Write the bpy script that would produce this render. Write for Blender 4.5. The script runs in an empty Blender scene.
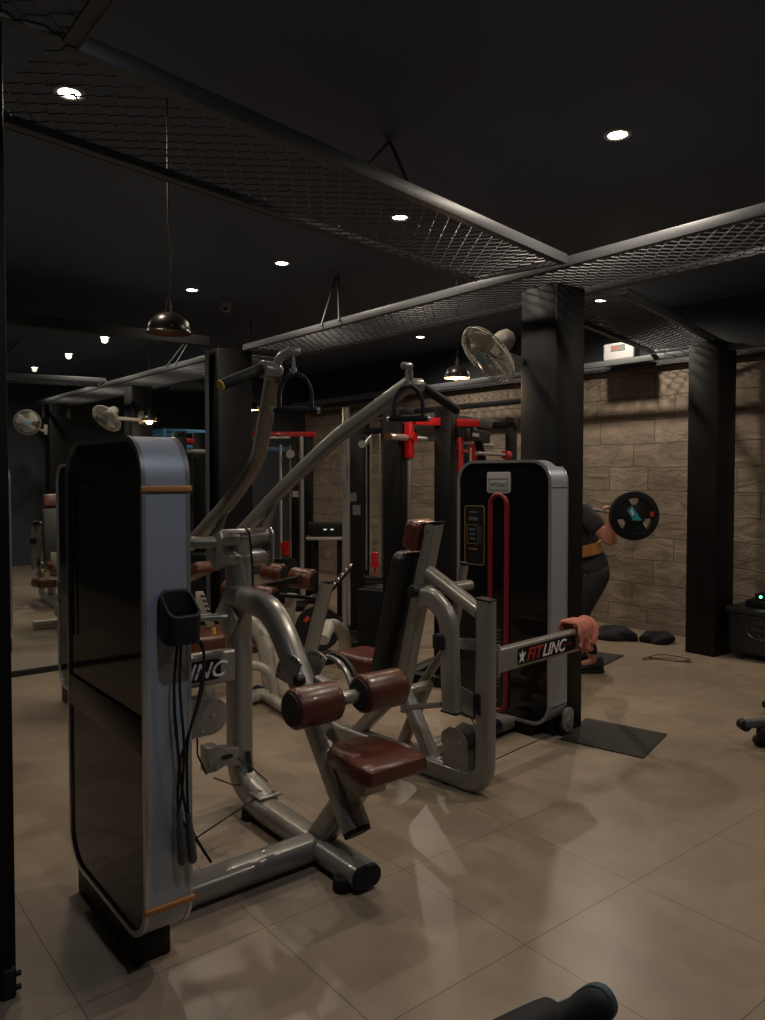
import bpy, bmesh, math, random
from mathutils import Vector as V, Matrix
random.seed(7)
SC = bpy.context.scene
C = SC.collection
PI = math.pi
R = math.radians

# ---------------------------------------------------------------- materials
def mat(name, col, rough=.5, metal=0., bump=None, spec=.5, coat=0., emit=None, es=0., var=None, noise_rough=None):
    m = bpy.data.materials.new(name); m.use_nodes = True
    nt = m.node_tree; b = nt.nodes['Principled BSDF']
    b.inputs['Base Color'].default_value = (*col, 1)
    b.inputs['Roughness'].default_value = rough
    b.inputs['Metallic'].default_value = metal
    b.inputs['Specular IOR Level'].default_value = spec
    b.inputs['Coat Weight'].default_value = coat
    if emit:
        b.inputs['Emission Color'].default_value = (*emit, 1); b.inputs['Emission Strength'].default_value = es
    tc = nt.nodes.new('ShaderNodeTexCoord')
    if var:                                  # (scale, other colour)
        n = nt.nodes.new('ShaderNodeTexNoise'); n.inputs['Scale'].default_value = var[0]; n.inputs['Detail'].default_value = 5
        mx = nt.nodes.new('ShaderNodeMix'); mx.data_type = 'RGBA'
        mx.inputs['A'].default_value = (*col, 1); mx.inputs['B'].default_value = (*var[1], 1)
        rp = nt.nodes.new('ShaderNodeMapRange'); rp.inputs['From Min'].default_value = .35; rp.inputs['From Max'].default_value = .65
        nt.links.new(tc.outputs['Object'], n.inputs['Vector']); nt.links.new(n.outputs['Fac'], rp.inputs['Value'])
        nt.links.new(rp.outputs['Result'], mx.inputs['Factor']); nt.links.new(mx.outputs['Result'], b.inputs['Base Color'])
    if bump:                                 # (scale, strength)
        n = nt.nodes.new('ShaderNodeTexNoise'); n.inputs['Scale'].default_value = bump[0]; n.inputs['Detail'].default_value = 4
        bp = nt.nodes.new('ShaderNodeBump'); bp.inputs['Strength'].default_value = bump[1]; bp.inputs['Distance'].default_value = .01
        nt.links.new(tc.outputs['Object'], n.inputs['Vector']); nt.links.new(n.outputs['Fac'], bp.inputs['Height'])
        nt.links.new(bp.outputs['Normal'], b.inputs['Normal'])
    return m

M = dict(
    silver=mat('silver powder coat', (.29, .27, .235), .3, .35, bump=(260, .05), coat=.3, var=(300, (.235, .225, .205))),
    pale=mat('pale grey powder coat', (.46, .43, .37), .38, .1, bump=(260, .05), coat=.2),
    alu=mat('brushed aluminium', (.40, .43, .49), .38, .45, bump=(120, .04)),
    edge=mat('bright aluminium trim', (.55, .54, .52), .28, .8),
    black=mat('black powder coat', (.006, .006, .0065), .45, .0, bump=(200, .05), spec=.25),
    mblack=mat('matt black plastic', (.009, .009, .0095), .55, bump=(150, .06), spec=.35),
    rubber=mat('black rubber', (.009, .009, .009), .7, bump=(90, .1), spec=.35),
    acrylic=mat('glossy black acrylic', (.004, .004, .005), .06, spec=.5, var=(3, (.006, .005, .005))),
    band=mat('satin black band', (.016, .017, .02), .3, bump=(60, .04)),
    leather=mat('oxblood leather', (.115, .028, .018), .34, coat=.15, bump=(60, .12), var=(14, (.085, .02, .013))),
    tan=mat('tan brown leather', (.12, .038, .022), .34, bump=(60, .12), var=(14, (.08, .026, .015))),
    bleather=mat('black vinyl', (.014, .013, .013), .42, bump=(60, .1)),
    chrome=mat('chrome', (.5, .5, .49), .25, .6),
    bolt=mat('zinc bolt', (.5, .5, .5), .3, .9),
    red=mat('red gloss paint', (.5, .012, .018), .35, coat=.3, bump=(200, .03)),
    darkred=mat('dark red plastic loop', (.15, .008, .008), .4, bump=(200, .03)),
    blue=mat('blue paint', (.05, .2, .4), .4, bump=(200, .03)),
    orange=mat('orange rubber strap', (.42, .17, .04), .55, bump=(150, .08)),
    ceil=mat('black painted ceiling', (.072, .096, .15), .6, bump=(6, .12), var=(1.5, (.062, .083, .13))),
    dark=mat('charcoal painted wall', (.042, .047, .06), .6, bump=(8, .1)),
    column=mat('black painted steel', (.006, .006, .0068), .5, bump=(10, .05), spec=.22),
    frame=mat('grey black steel bar', (.075, .078, .085), .45, .2, bump=(80, .05)),
    wire=mat('dark galvanised wire', (.14, .14, .15), .45, .3),
    white=mat('white plastic', (.27, .27, .27), .45, bump=(100, .02)),
    cream=mat('cream fan plastic', (.33, .30, .26), .42, bump=(100, .02)),
    bluecap=mat('pale blue plastic', (.12, .25, .3), .4),
    lampout=mat('dark bronze lamp metal', (.03, .025, .022), .3, .6),
    lampin=mat('copper lamp lining', (.5, .3, .16), .4, .5),
    glow=mat('lit lamp', (1, .95, .85), .5, emit=(1, .88, .72), es=28),
    glow2=mat('lit warm bulb', (1, .9, .7), .5, emit=(1, .75, .48), es=14),
    glowg=mat('green led', (.1, .8, .4), .5, emit=(.1, 1, .45), es=5),
    ring=mat('white downlight rim', (.5, .5, .5), .4),
    led=mat('device lamp', (.8, .8, .8), .5, emit=(.9, .95, 1), es=.5),
    yellow=mat('yellow plastic', (.7, .45, .03), .5),
    pink=mat('salmon towel', (.62, .23, .17), .95, bump=(320, .6), var=(120, (.5, .17, .12))),
    skin=mat('skin', (.42, .2, .13), .5, bump=(80, .05)),
    hair=mat('black hair', (.01, .008, .007), .5, bump=(200, .4)),
    tee=mat('charcoal cotton', (.022, .023, .027), .9, bump=(200, .2)),
    legging=mat('black leggings', (.008, .008, .009), .75, bump=(200, .1)),
    belt=mat('tan lifting belt', (.38, .17, .05), .55, bump=(80, .1)),
    shoe=mat('black shoe mesh', (.012, .012, .014), .7, bump=(300, .3)),
    teal=mat('teal grey shoe sole', (.035, .065, .085), .6, bump=(120, .1)),
    mat_=mat('dark floor mat', (.028, .026, .021), .8, bump=(150, .3)),
    cloth=mat('black cloth', (.012, .012, .014), .9, bump=(60, .4)),
    case=mat('dark moulded plastic', (.016, .017, .017), .5, bump=(50, .1)),
    emblem=mat('worn silver emblem', (.1, .1, .1), .4, .6),
    wtext=mat('white lettering', (.75, .75, .75), .5),
    rtext=mat('red lettering', (.5, .03, .02), .5),
    otext=mat('orange lettering', (.27, .15, .06), .5),
    gtext=mat('grey lettering', (.1, .1, .1), .5),
    sign=mat('pale sign board', (.45, .42, .38), .5),
    teal2=mat('teal sticker', (.04, .35, .4), .5),
    redspot=mat('red sticker', (.55, .05, .02), .5),
    iron=mat('cast iron weight', (.02, .02, .02), .45, .3, bump=(60, .1)),
    grout=mat('skirting cement', (.2, .16, .12), .8, bump=(40, .3)),
)
mm = bpy.data.materials.new('mirror glass'); mm.use_nodes = True
b = mm.node_tree.nodes['Principled BSDF']; b.inputs['Base Color'].default_value = (.74, .78, .76, 1); b.inputs['Metallic'].default_value = 1; b.inputs['Roughness'].default_value = .01
M['mirror'] = mm

def floor_mat():
    m = bpy.data.materials.new('beige polished porcelain tile'); m.use_nodes = True
    nt = m.node_tree; b = nt.nodes['Principled BSDF']; L = nt.links.new
    tc = nt.nodes.new('ShaderNodeTexCoord'); mp = nt.nodes.new('ShaderNodeMapping'); mp.inputs['Location'].default_value = (-.065, -.4, 0)
    L(tc.outputs['Object'], mp.inputs['Vector'])
    br = nt.nodes.new('ShaderNodeTexBrick'); br.offset = 0; br.squash = 1
    br.inputs['Scale'].default_value = 1; br.inputs['Brick Width'].default_value = .6; br.inputs['Row Height'].default_value = .6
    br.inputs['Mortar Size'].default_value = .0016; br.inputs['Mortar Smooth'].default_value = .3
    br.inputs['Color1'].default_value = (.315, .245, .18, 1); br.inputs['Color2'].default_value = (.33, .256, .19, 1)
    br.inputs['Mortar'].default_value = (.10, .075, .055, 1)
    L(mp.outputs['Vector'], br.inputs['Vector'])
    n = nt.nodes.new('ShaderNodeTexNoise'); n.inputs['Scale'].default_value = 1.9; n.inputs['Detail'].default_value = 5; n.inputs['Distortion'].default_value = 1.2
    n2 = nt.nodes.new('ShaderNodeTexNoise'); n2.inputs['Scale'].default_value = 11; n2.inputs['Detail'].default_value = 6
    L(tc.outputs['Object'], n.inputs['Vector']); L(tc.outputs['Object'], n2.inputs['Vector'])
    rp = nt.nodes.new('ShaderNodeMapRange'); rp.inputs['From Min'].default_value = .3; rp.inputs['From Max'].default_value = .7; rp.inputs['To Min'].default_value = .82; rp.inputs['To Max'].default_value = 1.0
    L(n.outputs['Fac'], rp.inputs['Value'])
    rp2 = nt.nodes.new('ShaderNodeMapRange'); rp2.inputs['From Min'].default_value = .3; rp2.inputs['From Max'].default_value = .7; rp2.inputs['To Min'].default_value = .93; rp2.inputs['To Max'].default_value = 1.04
    L(n2.outputs['Fac'], rp2.inputs['Value'])
    mu = nt.nodes.new('ShaderNodeMath'); mu.operation = 'MULTIPLY'; L(rp.outputs[0], mu.inputs[0]); L(rp2.outputs[0], mu.inputs[1])
    vm = nt.nodes.new('ShaderNodeVectorMath'); vm.operation = 'SCALE'; L(br.outputs['Color'], vm.inputs[0]); L(mu.outputs[0], vm.inputs['Scale'])
    L(vm.outputs[0], b.inputs['Base Color'])
    rr = nt.nodes.new('ShaderNodeMapRange'); rr.inputs['From Min'].default_value = .35; rr.inputs['From Max'].default_value = .65; rr.inputs['To Min'].default_value = .3; rr.inputs['To Max'].default_value = .36; b.inputs['Specular IOR Level'].default_value = .32
    L(n.outputs['Fac'], rr.inputs['Value']); L(rr.outputs[0], b.inputs['Roughness'])
    bp = nt.nodes.new('ShaderNodeBump'); bp.inputs['Strength'].default_value = .25; bp.inputs['Distance'].default_value = .002; bp.invert = True
    L(br.outputs['Fac'], bp.inputs['Height']); L(bp.outputs[0], b.inputs['Normal'])
    return m
M['floor'] = floor_mat()

def stone_mat():
    m = bpy.data.materials.new('rough stone cladding'); m.use_nodes = True
    nt = m.node_tree; b = nt.nodes['Principled BSDF']; L = nt.links.new
    tc = nt.nodes.new('ShaderNodeTexCoord')
    sx = nt.nodes.new('ShaderNodeSeparateXYZ'); cb = nt.nodes.new('ShaderNodeCombineXYZ')
    L(tc.outputs['Object'], sx.inputs[0]); L(sx.outputs['Y'], cb.inputs['X']); L(sx.outputs['Z'], cb.inputs['Y'])
    nd = nt.nodes.new('ShaderNodeTexNoise'); nd.inputs['Scale'].default_value = 3; nd.inputs['Detail'].default_value = 3
    L(tc.outputs['Object'], nd.inputs['Vector'])
    sub = nt.nodes.new('ShaderNodeVectorMath'); sub.operation = 'SUBTRACT'; sub.inputs[1].default_value = (.5, .5, .5); L(nd.outputs['Color'], sub.inputs[0])
    sc = nt.nodes.new('ShaderNodeVectorMath'); sc.operation = 'SCALE'; sc.inputs['Scale'].default_value = .05; L(sub.outputs[0], sc.inputs[0])
    ad = nt.nodes.new('ShaderNodeVectorMath'); L(cb.outputs[0], ad.inputs[0]); L(sc.outputs[0], ad.inputs[1])
    br = nt.nodes.new('ShaderNodeTexBrick'); br.offset = .37; br.offset_frequency = 2; br.squash = .7; br.squash_frequency = 3
    br.inputs['Scale'].default_value = 1; br.inputs['Brick Width'].default_value = .62; br.inputs['Row Height'].default_value = .225
    br.inputs['Mortar Size'].default_value = .005; br.inputs['Mortar Smooth'].default_value = .6
    br.inputs['Color1'].default_value = (.27, .215, .165, 1); br.inputs['Color2'].default_value = (.22, .172, .13, 1); br.inputs['Mortar'].default_value = (.11, .085, .065, 1)
    L(ad.outputs[0], br.inputs['Vector'])
    n = nt.nodes.new('ShaderNodeTexNoise'); n.inputs['Scale'].default_value = 3.2; n.inputs['Detail'].default_value = 8; n.inputs['Roughness'].default_value = .62; n.inputs['Distortion'].default_value = .6
    mpn = nt.nodes.new('ShaderNodeMapping'); mpn.inputs['Scale'].default_value = (1, 1, 2.2); L(tc.outputs['Object'], mpn.inputs['Vector']); L(mpn.outputs[0], n.inputs['Vector'])
    rp = nt.nodes.new('ShaderNodeMapRange'); rp.inputs['From Min'].default_value = .3; rp.inputs['From Max'].default_value = .7; rp.inputs['To Min'].default_value = .62; rp.inputs['To Max'].default_value = 1.25
    L(n.outputs['Fac'], rp.inputs['Value'])
    vm = nt.nodes.new('ShaderNodeVectorMath'); vm.operation = 'SCALE'; L(br.outputs['Color'], vm.inputs[0]); L(rp.outputs[0], vm.inputs['Scale']); L(vm.outputs[0], b.inputs['Base Color'])
    b.inputs['Roughness'].default_value = .8
    # height = stone face relief minus the joints
    mh = nt.nodes.new('ShaderNodeMath'); mh.operation = 'MULTIPLY_ADD'; mh.inputs[1].default_value = -.8; L(br.outputs['Fac'], mh.inputs[0]); L(n.outputs['Fac'], mh.inputs[2])
    vo = nt.nodes.new('ShaderNodeTexVoronoi'); vo.inputs['Scale'].default_value = 3.5; vo.feature = 'DISTANCE_TO_EDGE'; L(mpn.outputs[0], vo.inputs['Vector'])
    mv = nt.nodes.new('ShaderNodeMath'); mv.operation = 'MULTIPLY_ADD'; mv.inputs[1].default_value = .25; L(vo.outputs['Distance'], mv.inputs[0]); L(mh.outputs[0], mv.inputs[2])
    bp = nt.nodes.new('ShaderNodeBump'); bp.inputs['Strength'].default_value = .7; bp.inputs['Distance'].default_value = .035
    L(mv.outputs[0], bp.inputs['Height']); L(bp.outputs[0], b.inputs['Normal'])
    return m
M['stone'] = stone_mat()

# ---------------------------------------------------------------- mesh helpers
class MB:
    """collects shapes; every shape goes through frame (origin, x axis, y axis) so a machine can stand turned"""
    def __init__(s, fr=None): s.v = []; s.f = []; s.fr = fr; s.sm = []
    def add(s, vs, fs, smooth=True):
        o = len(s.v)
        for p in vs:
            p = V(p)
            if s.fr: p = s.fr[0] + s.fr[1]*p.x + s.fr[2]*p.y + V((0, 0, p.z))
            s.v.append(p)
        s.f += [tuple(i+o for i in f) for f in fs]; s.sm += [smooth]*len(fs)
        return s
    def bm(s, b, smooth=True):
        b.verts.index_update(); b.faces.index_update()
        s.add([v.co.copy() for v in b.verts], [[v.index for v in f.verts] for f in b.faces], smooth); b.free(); return s
    def box(s, c, d, bev=.004, rot=None, seg=2):
        b = bmesh.new(); bmesh.ops.create_cube(b, size=1)
        for v in b.verts: v.co = V((v.co.x*d[0], v.co.y*d[1], v.co.z*d[2]))
        if bev > 0: bmesh.ops.bevel(b, geom=b.edges[:], offset=min(bev, min(d)*.49), segments=seg, profile=.5, affect='EDGES')
        m = rot.to_4x4() if rot else Matrix()
        for v in b.verts: v.co = m @ v.co + V(c)
        return s.bm(b, bev > 0)
    def bar(s, p, q, w, h, side, bev=.004):      # box from p to q, width w along side
        p, q = V(p), V(q); z = (q-p).normalized(); x = V(side); x = (x - z*x.dot(z)).normalized(); y = z.cross(x)
        rot = Matrix((x, y, z)).transposed()
        return s.box((p+q)/2, (w, h, (q-p).length), bev, rot)
    def cyl(s, p, q, r, r2=None, n=20, bev=0.0):
        p, q = V(p), V(q); d = (q-p); L = d.length; d.normalize(); r2 = r if r2 is None else r2
        prof = [(0, 0), (r, 0), (r2, L), (0, L)] if bev <= 0 else [(0, 0), (r-bev, 0), (r-bev*.3, bev*.3), (r, bev), (r2, L-bev), (r2-bev*.3, L-bev*.3), (r2-bev, L), (0, L)]
        return s.lathe(p, d, prof, n)
    def lathe(s, p, d, prof, n=24, smooth=True):
        d = V(d).normalized(); a = d.orthogonal().normalized(); b = d.cross(a); vs = []; fs = []
        m = len(prof)
        for i in range(n):
            t = 2*PI*i/n; e = a*math.cos(t) + b*math.sin(t)
            for (r, z) in prof: vs.append(V(p) + e*r + d*z)
        for i in range(n):
            j = (i+1) % n
            for k in range(m-1): fs.append((i*m+k, j*m+k, j*m+k+1, i*m+k+1))
        b_ = bmesh.new(); bv = [b_.verts.new(v) for v in vs]
        for f in fs:
            try: b_.faces.new([bv[i] for i in f])
            except ValueError: pass
        bmesh.ops.remove_doubles(b_, verts=b_.verts[:], dist=1e-6); bmesh.ops.recalc_face_normals(b_, faces=b_.faces[:])
        return s.bm(b_, smooth)
    def tube(s, pts, r, n=10, closed=False, rr=None):
        pts = [V(p) for p in pts]; m = len(pts); vs = []; fs = []; prev = None
        for i, p in enumerate(pts):
            if closed: t = (pts[(i+1) % m] - pts[i-1]).normalized()
            else: t = (pts[min(i+1, m-1)] - pts[max(i-1, 0)]).normalized()
            x = t.orthogonal().normalized() if prev is None else (prev - t*prev.dot(t)).normalized()
            prev = x; y = t.cross(x); q = rr[i] if rr else r
            for k in range(n):
                a = 2*PI*k/n; vs.append(p + x*(math.cos(a)*q) + y*(math.sin(a)*q))
        for i in range(m if closed else m-1):
            for k in range(n):
                a, b_ = i*n, ((i+1) % m)*n
                fs.append((a+k, a+(k+1) % n, b_+(k+1) % n, b_+k))
        if not closed: fs += [tuple(range(n))[::-1], tuple(range((m-1)*n, m*n))]
        return s.add(vs, fs)
    def sweep(s, pts, side, w, h, cr=.02, seg=4, cap=True):     # rounded-rect tube; w along side, h across
        pts = [V(p) for p in pts]; x = V(side).normalized(); m = len(pts); sec = []
        cr = min(cr, w*.499, h*.499)
        for (cx, cy, a0) in ((w/2-cr, h/2-cr, 0), (-w/2+cr, h/2-cr, 90), (-w/2+cr, -h/2+cr, 180), (w/2-cr, -h/2+cr, 270)):
            for k in range(seg+1):
                a = R(a0 + 90*k/seg); sec.append((cx+cr*math.cos(a), cy+cr*math.sin(a)))
        n = len(sec); vs = []; fs = []
        for i, p in enumerate(pts):
            t0 = (pts[i]-pts[i-1]).normalized() if i else None; t1 = (pts[i+1]-pts[i]).normalized() if i < m-1 else None
            t = ((t0 or t1) + (t1 or t0)).normalized(); xx = (x - t*x.dot(t)).normalized(); y = t.cross(xx)
            k_ = 1/max(.6, t.dot(t1 or t0))
            for (a, b_) in sec: vs.append(p + xx*a + y*b_*k_)
        for i in range(m-1):
            for k in range(n): fs.append((i*n+k, i*n+(k+1) % n, (i+1)*n+(k+1) % n, (i+1)*n+k))
        if cap: fs += [tuple(range(n))[::-1], tuple(range((m-1)*n, m*n))]
        return s.add(vs, fs)
    def prism(s, poly, o, u, v, n, t, bev=0, smooth=False):     # poly in (u,v), thickness t along n from o
        u, v, n = V(u), V(v), V(n); o = V(o); m = len(poly)
        b = bmesh.new(); lo = [b.verts.new(o+u*a+v*c) for a, c in poly]; hi = [b.verts.new(o+u*a+v*c+n*t) for a, c in poly]
        f1 = b.faces.new(lo[::-1]); f2 = b.faces.new(hi)
        for i in range(m): b.faces.new((lo[i], lo[(i+1) % m], hi[(i+1) % m], hi[i]))
        bmesh.ops.recalc_face_normals(b, faces=b.faces[:])
        if bev: bmesh.ops.bevel(b, geom=[e for e in b.edges if e in set(f1.edges) | set(f2.edges)], offset=bev, segments=3, profile=.5, affect='EDGES')
        return s.bm(b, smooth or bev > 0)
    def ringp(s, outer, inner, o, u, v, n, t):                  # frame between two outlines with the same count
        u, v, n, o = V(u), V(v), V(n), V(o); m = len(outer); vs = []
        for L_, k in ((outer, 0), (inner, 0), (outer, t), (inner, t)):
            vs += [o+u*a+v*c+n*k for a, c in L_]
        fs = []
        for i in range(m):
            j = (i+1) % m
            fs += [(i, j, m+j, m+i), (2*m+i, 3*m+i, 3*m+j, 2*m+j), (i, 2*m+i, 2*m+j, j), (m+i, m+j, 3*m+j, 3*m+i)]
        return s.add(vs, fs, True)
    def each(s, name, m, parent=None):          # one object per connected piece
        n = len(s.v); lab = list(range(n))
        def find(i):
            while lab[i] != i: lab[i] = lab[lab[i]]; i = lab[i]
            return i
        for f in s.f:
            a = find(f[0])
            for i in f[1:]: lab[find(i)] = a
        groups = {}
        for k, f in enumerate(s.f): groups.setdefault(find(f[0]), []).append(k)
        out = []
        for ks in groups.values():
            mb = MB(); idx = {}
            for k in ks:
                for i in s.f[k]:
                    if i not in idx: idx[i] = len(mb.v); mb.v.append(s.v[i])
                mb.f.append(tuple(idx[i] for i in s.f[k])); mb.sm.append(s.sm[k])
            out.append(mb.build(name, m, parent))
        return out
    def build(s, name, m, parent=None, auto=True):
        me = bpy.data.meshes.new(name); me.from_pydata([tuple(v) for v in s.v], [], s.f); me.validate()
        me.materials.append(M[m] if isinstance(m, str) else m)
        if auto:
            for i, p in enumerate(me.polygons):
                p.use_smooth = s.sm[i] if i < len(s.sm) else True
            b = bmesh.new(); b.from_mesh(me)
            for e in b.edges:
                if len(e.link_faces) == 2 and e.calc_face_angle(0) > R(50): e.smooth = False
            bmesh.ops.recalc_face_normals(b, faces=b.faces[:]); b.to_mesh(me); b.free()
        o = bpy.data.objects.new(name, me); C.objects.link(o)
        if parent:
            o.parent = parent
            w = parent; off = V((0, 0, 0))
            while w: off += w.location; w = w.parent
            o.location = -off
        return o

def rrect(w, h, r, seg=6, cx=0, cy=0):
    out = []
    for (x, y, a0) in ((w/2-r, h/2-r, 0), (-w/2+r, h/2-r, 90), (-w/2+r, -h/2+r, 180), (w/2-r, -h/2+r, 270)):
        for k in range(seg+1):
            a = R(a0+90*k/seg); out.append((cx+x+r*math.cos(a), cy+y+r*math.sin(a)))
    return out
def fillet(pts, r, seg=6):
    pts = [V(p) for p in pts]; out = [pts[0]]
    rs = r if isinstance(r, (list, tuple)) else [r]*(len(pts)-2)
    for i in range(1, len(pts)-1):
        a, p, c = pts[i-1], pts[i], pts[i+1]; u = (a-p).normalized(); v = (c-p).normalized()
        d = min(rs[i-1], (a-p).length*.49, (c-p).length*.49)
        for k in range(seg+1):
            t = k/seg; q0 = p+u*d*(1-t); q1 = p+v*d*t; out.append(q0.lerp(q1, t))
    out.append(pts[-1]); return out
def thing(name, label, cat, loc, group=None):
    o = bpy.data.objects.new(name, None); C.objects.link(o); o.location = loc; o.empty_display_size = .1
    return tag(o, label, cat, group)
def tag(o, label, cat, group=None, kind=None):
    o['label'] = label; o['category'] = cat
    if group: o['group'] = group
    if kind: o['kind'] = kind
    return o
def struct(o): o['kind'] = 'structure'; return o
def rebase(o, loc):                       # move a single-mesh thing's origin to its base
    loc = V(loc); o.data.transform(Matrix.Translation(-loc)); o.location = loc; return o
def copy_tree(o, parent=None):
    c = o.copy(); C.objects.link(c); c.parent = parent
    for ch in [x for x in list(o.children)]: copy_tree(ch, c)
    return c
def text(name, body, m, parent, o, u, v, size, depth=.0015, shear=0., bold=0., fr=None, align='LEFT'):
    cu = bpy.data.curves.new('t', 'FONT'); cu.body = body; cu.size = 1; cu.shear = shear; cu.offset = bold; cu.align_x = align
    ob = bpy.data.objects.new('t', cu); C.objects.link(ob); dg = bpy.context.evaluated_depsgraph_get()
    me = bpy.data.meshes.new_from_object(ob.evaluated_get(dg)); C.objects.unlink(ob); bpy.data.objects.remove(ob)
    u, v = V(u), V(v); n = u.cross(v); mb = MB(fr)
    b = bmesh.new(); b.from_mesh(me); r = bmesh.ops.extrude_face_region(b, geom=b.faces[:])
    for g in r['geom']:
        if isinstance(g, bmesh.types.BMVert): g.co.z += 1
    for q in b.verts: q.co = V(o) + u*(q.co.x*size) + v*(q.co.y*size) + n*(q.co.z*depth)
    mb.bm(b, False); return mb.build(name, m, parent, auto=False)

# ---------------------------------------------------------------- camera: eye at 1.5 m, room axes = floor tile axes
PITCH, YAW, F_, PY = R(1.8), R(51.3), 770., 499.2
Fv = V((math.cos(YAW)*math.cos(PITCH), math.sin(YAW)*math.cos(PITCH), -math.sin(PITCH)))
Rv = V((math.sin(YAW), -math.cos(YAW), 0)); Uv = Rv.cross(Fv)
cam = bpy.data.cameras.new('camera'); co = bpy.data.objects.new('camera', cam); C.objects.link(co)
co.matrix_world = Matrix.Translation((0, 0, 1.5)) @ Matrix((Rv, Uv, -Fv)).transposed().to_4x4()
cam.sensor_fit = 'VERTICAL'; cam.sensor_height = 36; cam.lens = 36*F_/1020; cam.clip_start = .02; cam.shift_y = (PY-510)/1020
SC.camera = co
def at(px, py, D):                        # point seen at a photo pixel, D metres in front of the eye
    return V((0, 0, 1.5)) + (Fv + Rv*((px-382.5)/F_) - Uv*((py-PY)/F_))*D
def onz(px, py, z=0.):
    d = Fv + Rv*((px-382.5)/F_) - Uv*((py-PY)/F_); return V((0, 0, 1.5)) + d*((z-1.5)/d.z)

# ---------------------------------------------------------------- room shell
WX, Y0, Y1, X0, CZ = 6.62, -1.3, 10.2, -1.6, 3.05
def slab(name, lo, hi, m):
    lo, hi = V(lo), V(hi); o = MB().box((lo+hi)/2, hi-lo, 0).build(name, m); return struct(o)
slab('floor', (X0-.1, Y0-.1, -.1), (WX+.1, Y1+.1, 0), 'floor')
slab('ceiling', (X0-.1, Y0-.1, CZ), (WX+.1, Y1+.1, CZ+.1), 'ceil')
slab('wall_right', (WX, Y0-.1, 0), (WX+.1, Y1+.1, 2.52), 'stone')
slab('wall_right', (WX-.02, Y0-.1, 2.52), (WX+.1, Y1+.1, CZ), 'dark')
slab('wall_back', (X0-.1, Y1, 0), (WX, Y1+.1, CZ), 'dark')
slab('wall_front', (X0-.1, Y0-.1, 0), (WX, Y0, CZ), 'dark')
slab('wall_left', (X0-.1, Y0, 0), (X0, Y1, CZ), 'dark')
slab('wall_partition', (X0, 6.18, 0), (3.02, 6.3, 2.6), 'dark')
slab('baseboard_right', (WX-.015, Y0, 0), (WX, Y1, .06), 'grout')
# mirror on the partition, with its black bottom rail and the beam over it
slab('trim_1', (X0, 6.13, .0), (2.98, 6.18, .035), 'mblack')
slab('trim_2', (X0, 6.12, 2.61), (3.0, 6.2, 2.69), 'column')
mir = MB().box((.69, 6.165, 1.325), (4.56, .02, 2.57), 0).build('wall_mirror', 'mirror')
tag(rebase(mir, (.69, 6.165, .04)), 'large mirror covering the wall at the left behind the near weight tower', 'mirror')

def column(lo, hi, label, cap=False):
    lo, hi = V(lo), V(hi); c = (lo+hi)/2
    o = MB().box(c, hi-lo, .006).build('steel_column', 'column')
    return tag(rebase(o, (c.x, c.y, 0)), label, 'column')
column((3.5, 2.8, 0), (3.76, 3.06, 2.59), 'black steel column in the middle of the gym carrying the wall fan')
column((6.06, 3.2, 0), (6.36, 3.46, 2.6), 'black steel column near the stone wall beside the dark trunk')
column((3.07, 6.1, 0), (3.4, 6.4, 2.6), 'black steel column at the right end of the wall mirror')
column((3.42, -.4, 0), (3.68, -.14, 2.6), 'black steel column seen only in the mirror, carrying the far wall fan')
# the thin post at the left edge
t = thing('steel_post', 'black steel post at the left edge of the picture with a bolted floor bracket', 'post', (.46, 2.43, 0))
MB().box((.482, 2.43, 1.52), (.12, .10, 3.04), .005).build('post_shaft', 'column', t)
o = MB().box((.515, 2.365, .045), (.04, .04, .085), .006).cyl((.53, 2.355, .065), (.548, 2.355, .065), .008).cyl((.53, 2.355, .025), (.548, 2.355, .025), .008)
o.build('floor_bracket', 'mblack', t)

# overhead mesh strips: two steel bars, cross bars, woven wire
def strip(label, a, b_, w, nrm, rods=(), z=2.6, cell=.085, sag=.0, caps=(0, 1)):
    """from a to b (near edge), w wide along nrm"""
    a, b_, nrm = V((*a, z)), V((*b_, z)), V((*nrm, 0)).normalized(); d = (b_-a).normalized(); L = (b_-a).length
    t = thing('mesh_walkway', label, 'overhead mesh', ((a+b_)/2 + nrm*w/2)[:])
    up = V((0, 0, 1))
    for off in (0, w):
        p, q = a+nrm*off, b_+nrm*off
        sgn = 1 if off else -1
        m_ = MB().bar(p+up*.02, q+up*.02, .006, .05, nrm, .001).bar(p-nrm*sgn*.02, q-nrm*sgn*.02, .045, .006, nrm, .001)
        m_.build('side_bar', 'frame', t)
    n = 1; cb = MB()
    for i in caps:
        p = a+d*(L*i/n); cb.bar(p+up*.012, p+nrm*w+up*.012, .02, .02, d, .001)
    cb.each('cross_bar', 'frame', t)
    wm = MB(); nx = int(L/cell); ny = int(w/(cell*.5)); cx = L/nx; cy = w/ny
    base = a + up*.03
    for j in range(ny):                  # wavy woven strands: rows of bowed segments, each hooking the next row
        pts = []
        for i in range(nx*2+1):
            s = i/2*cx; ph = (i+j) % 2
            pts.append(base + d*s + nrm*(cy*(j + (.0 if ph else 1.0))) + up*(.003 if ph else -.003) - up*(sag*math.sin(PI*j/ny)))
        wm.tube(pts, .0033, 4)
    wm.build('wire_mesh', 'wire', t)
    for (p, q) in rods: MB().cyl(p, q, .008, n=8).build('hanger_rod', 'frame', t)
    return t
ang = math.atan2(.49, 2.68); dx, dy = math.cos(ang), math.sin(ang); nn = (-dy, dx)
strip('long overhead wire mesh strip crossing the upper left of the picture', (.625, 2.066), (3.27, 2.55), .6, nn, caps=(1,),
      rods=[((2.02, 2.335, 2.62), (2.29, 2.8, 3.04)), ((1.74, 2.285, 2.62), (2.28, 2.8, 3.04))])
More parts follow.
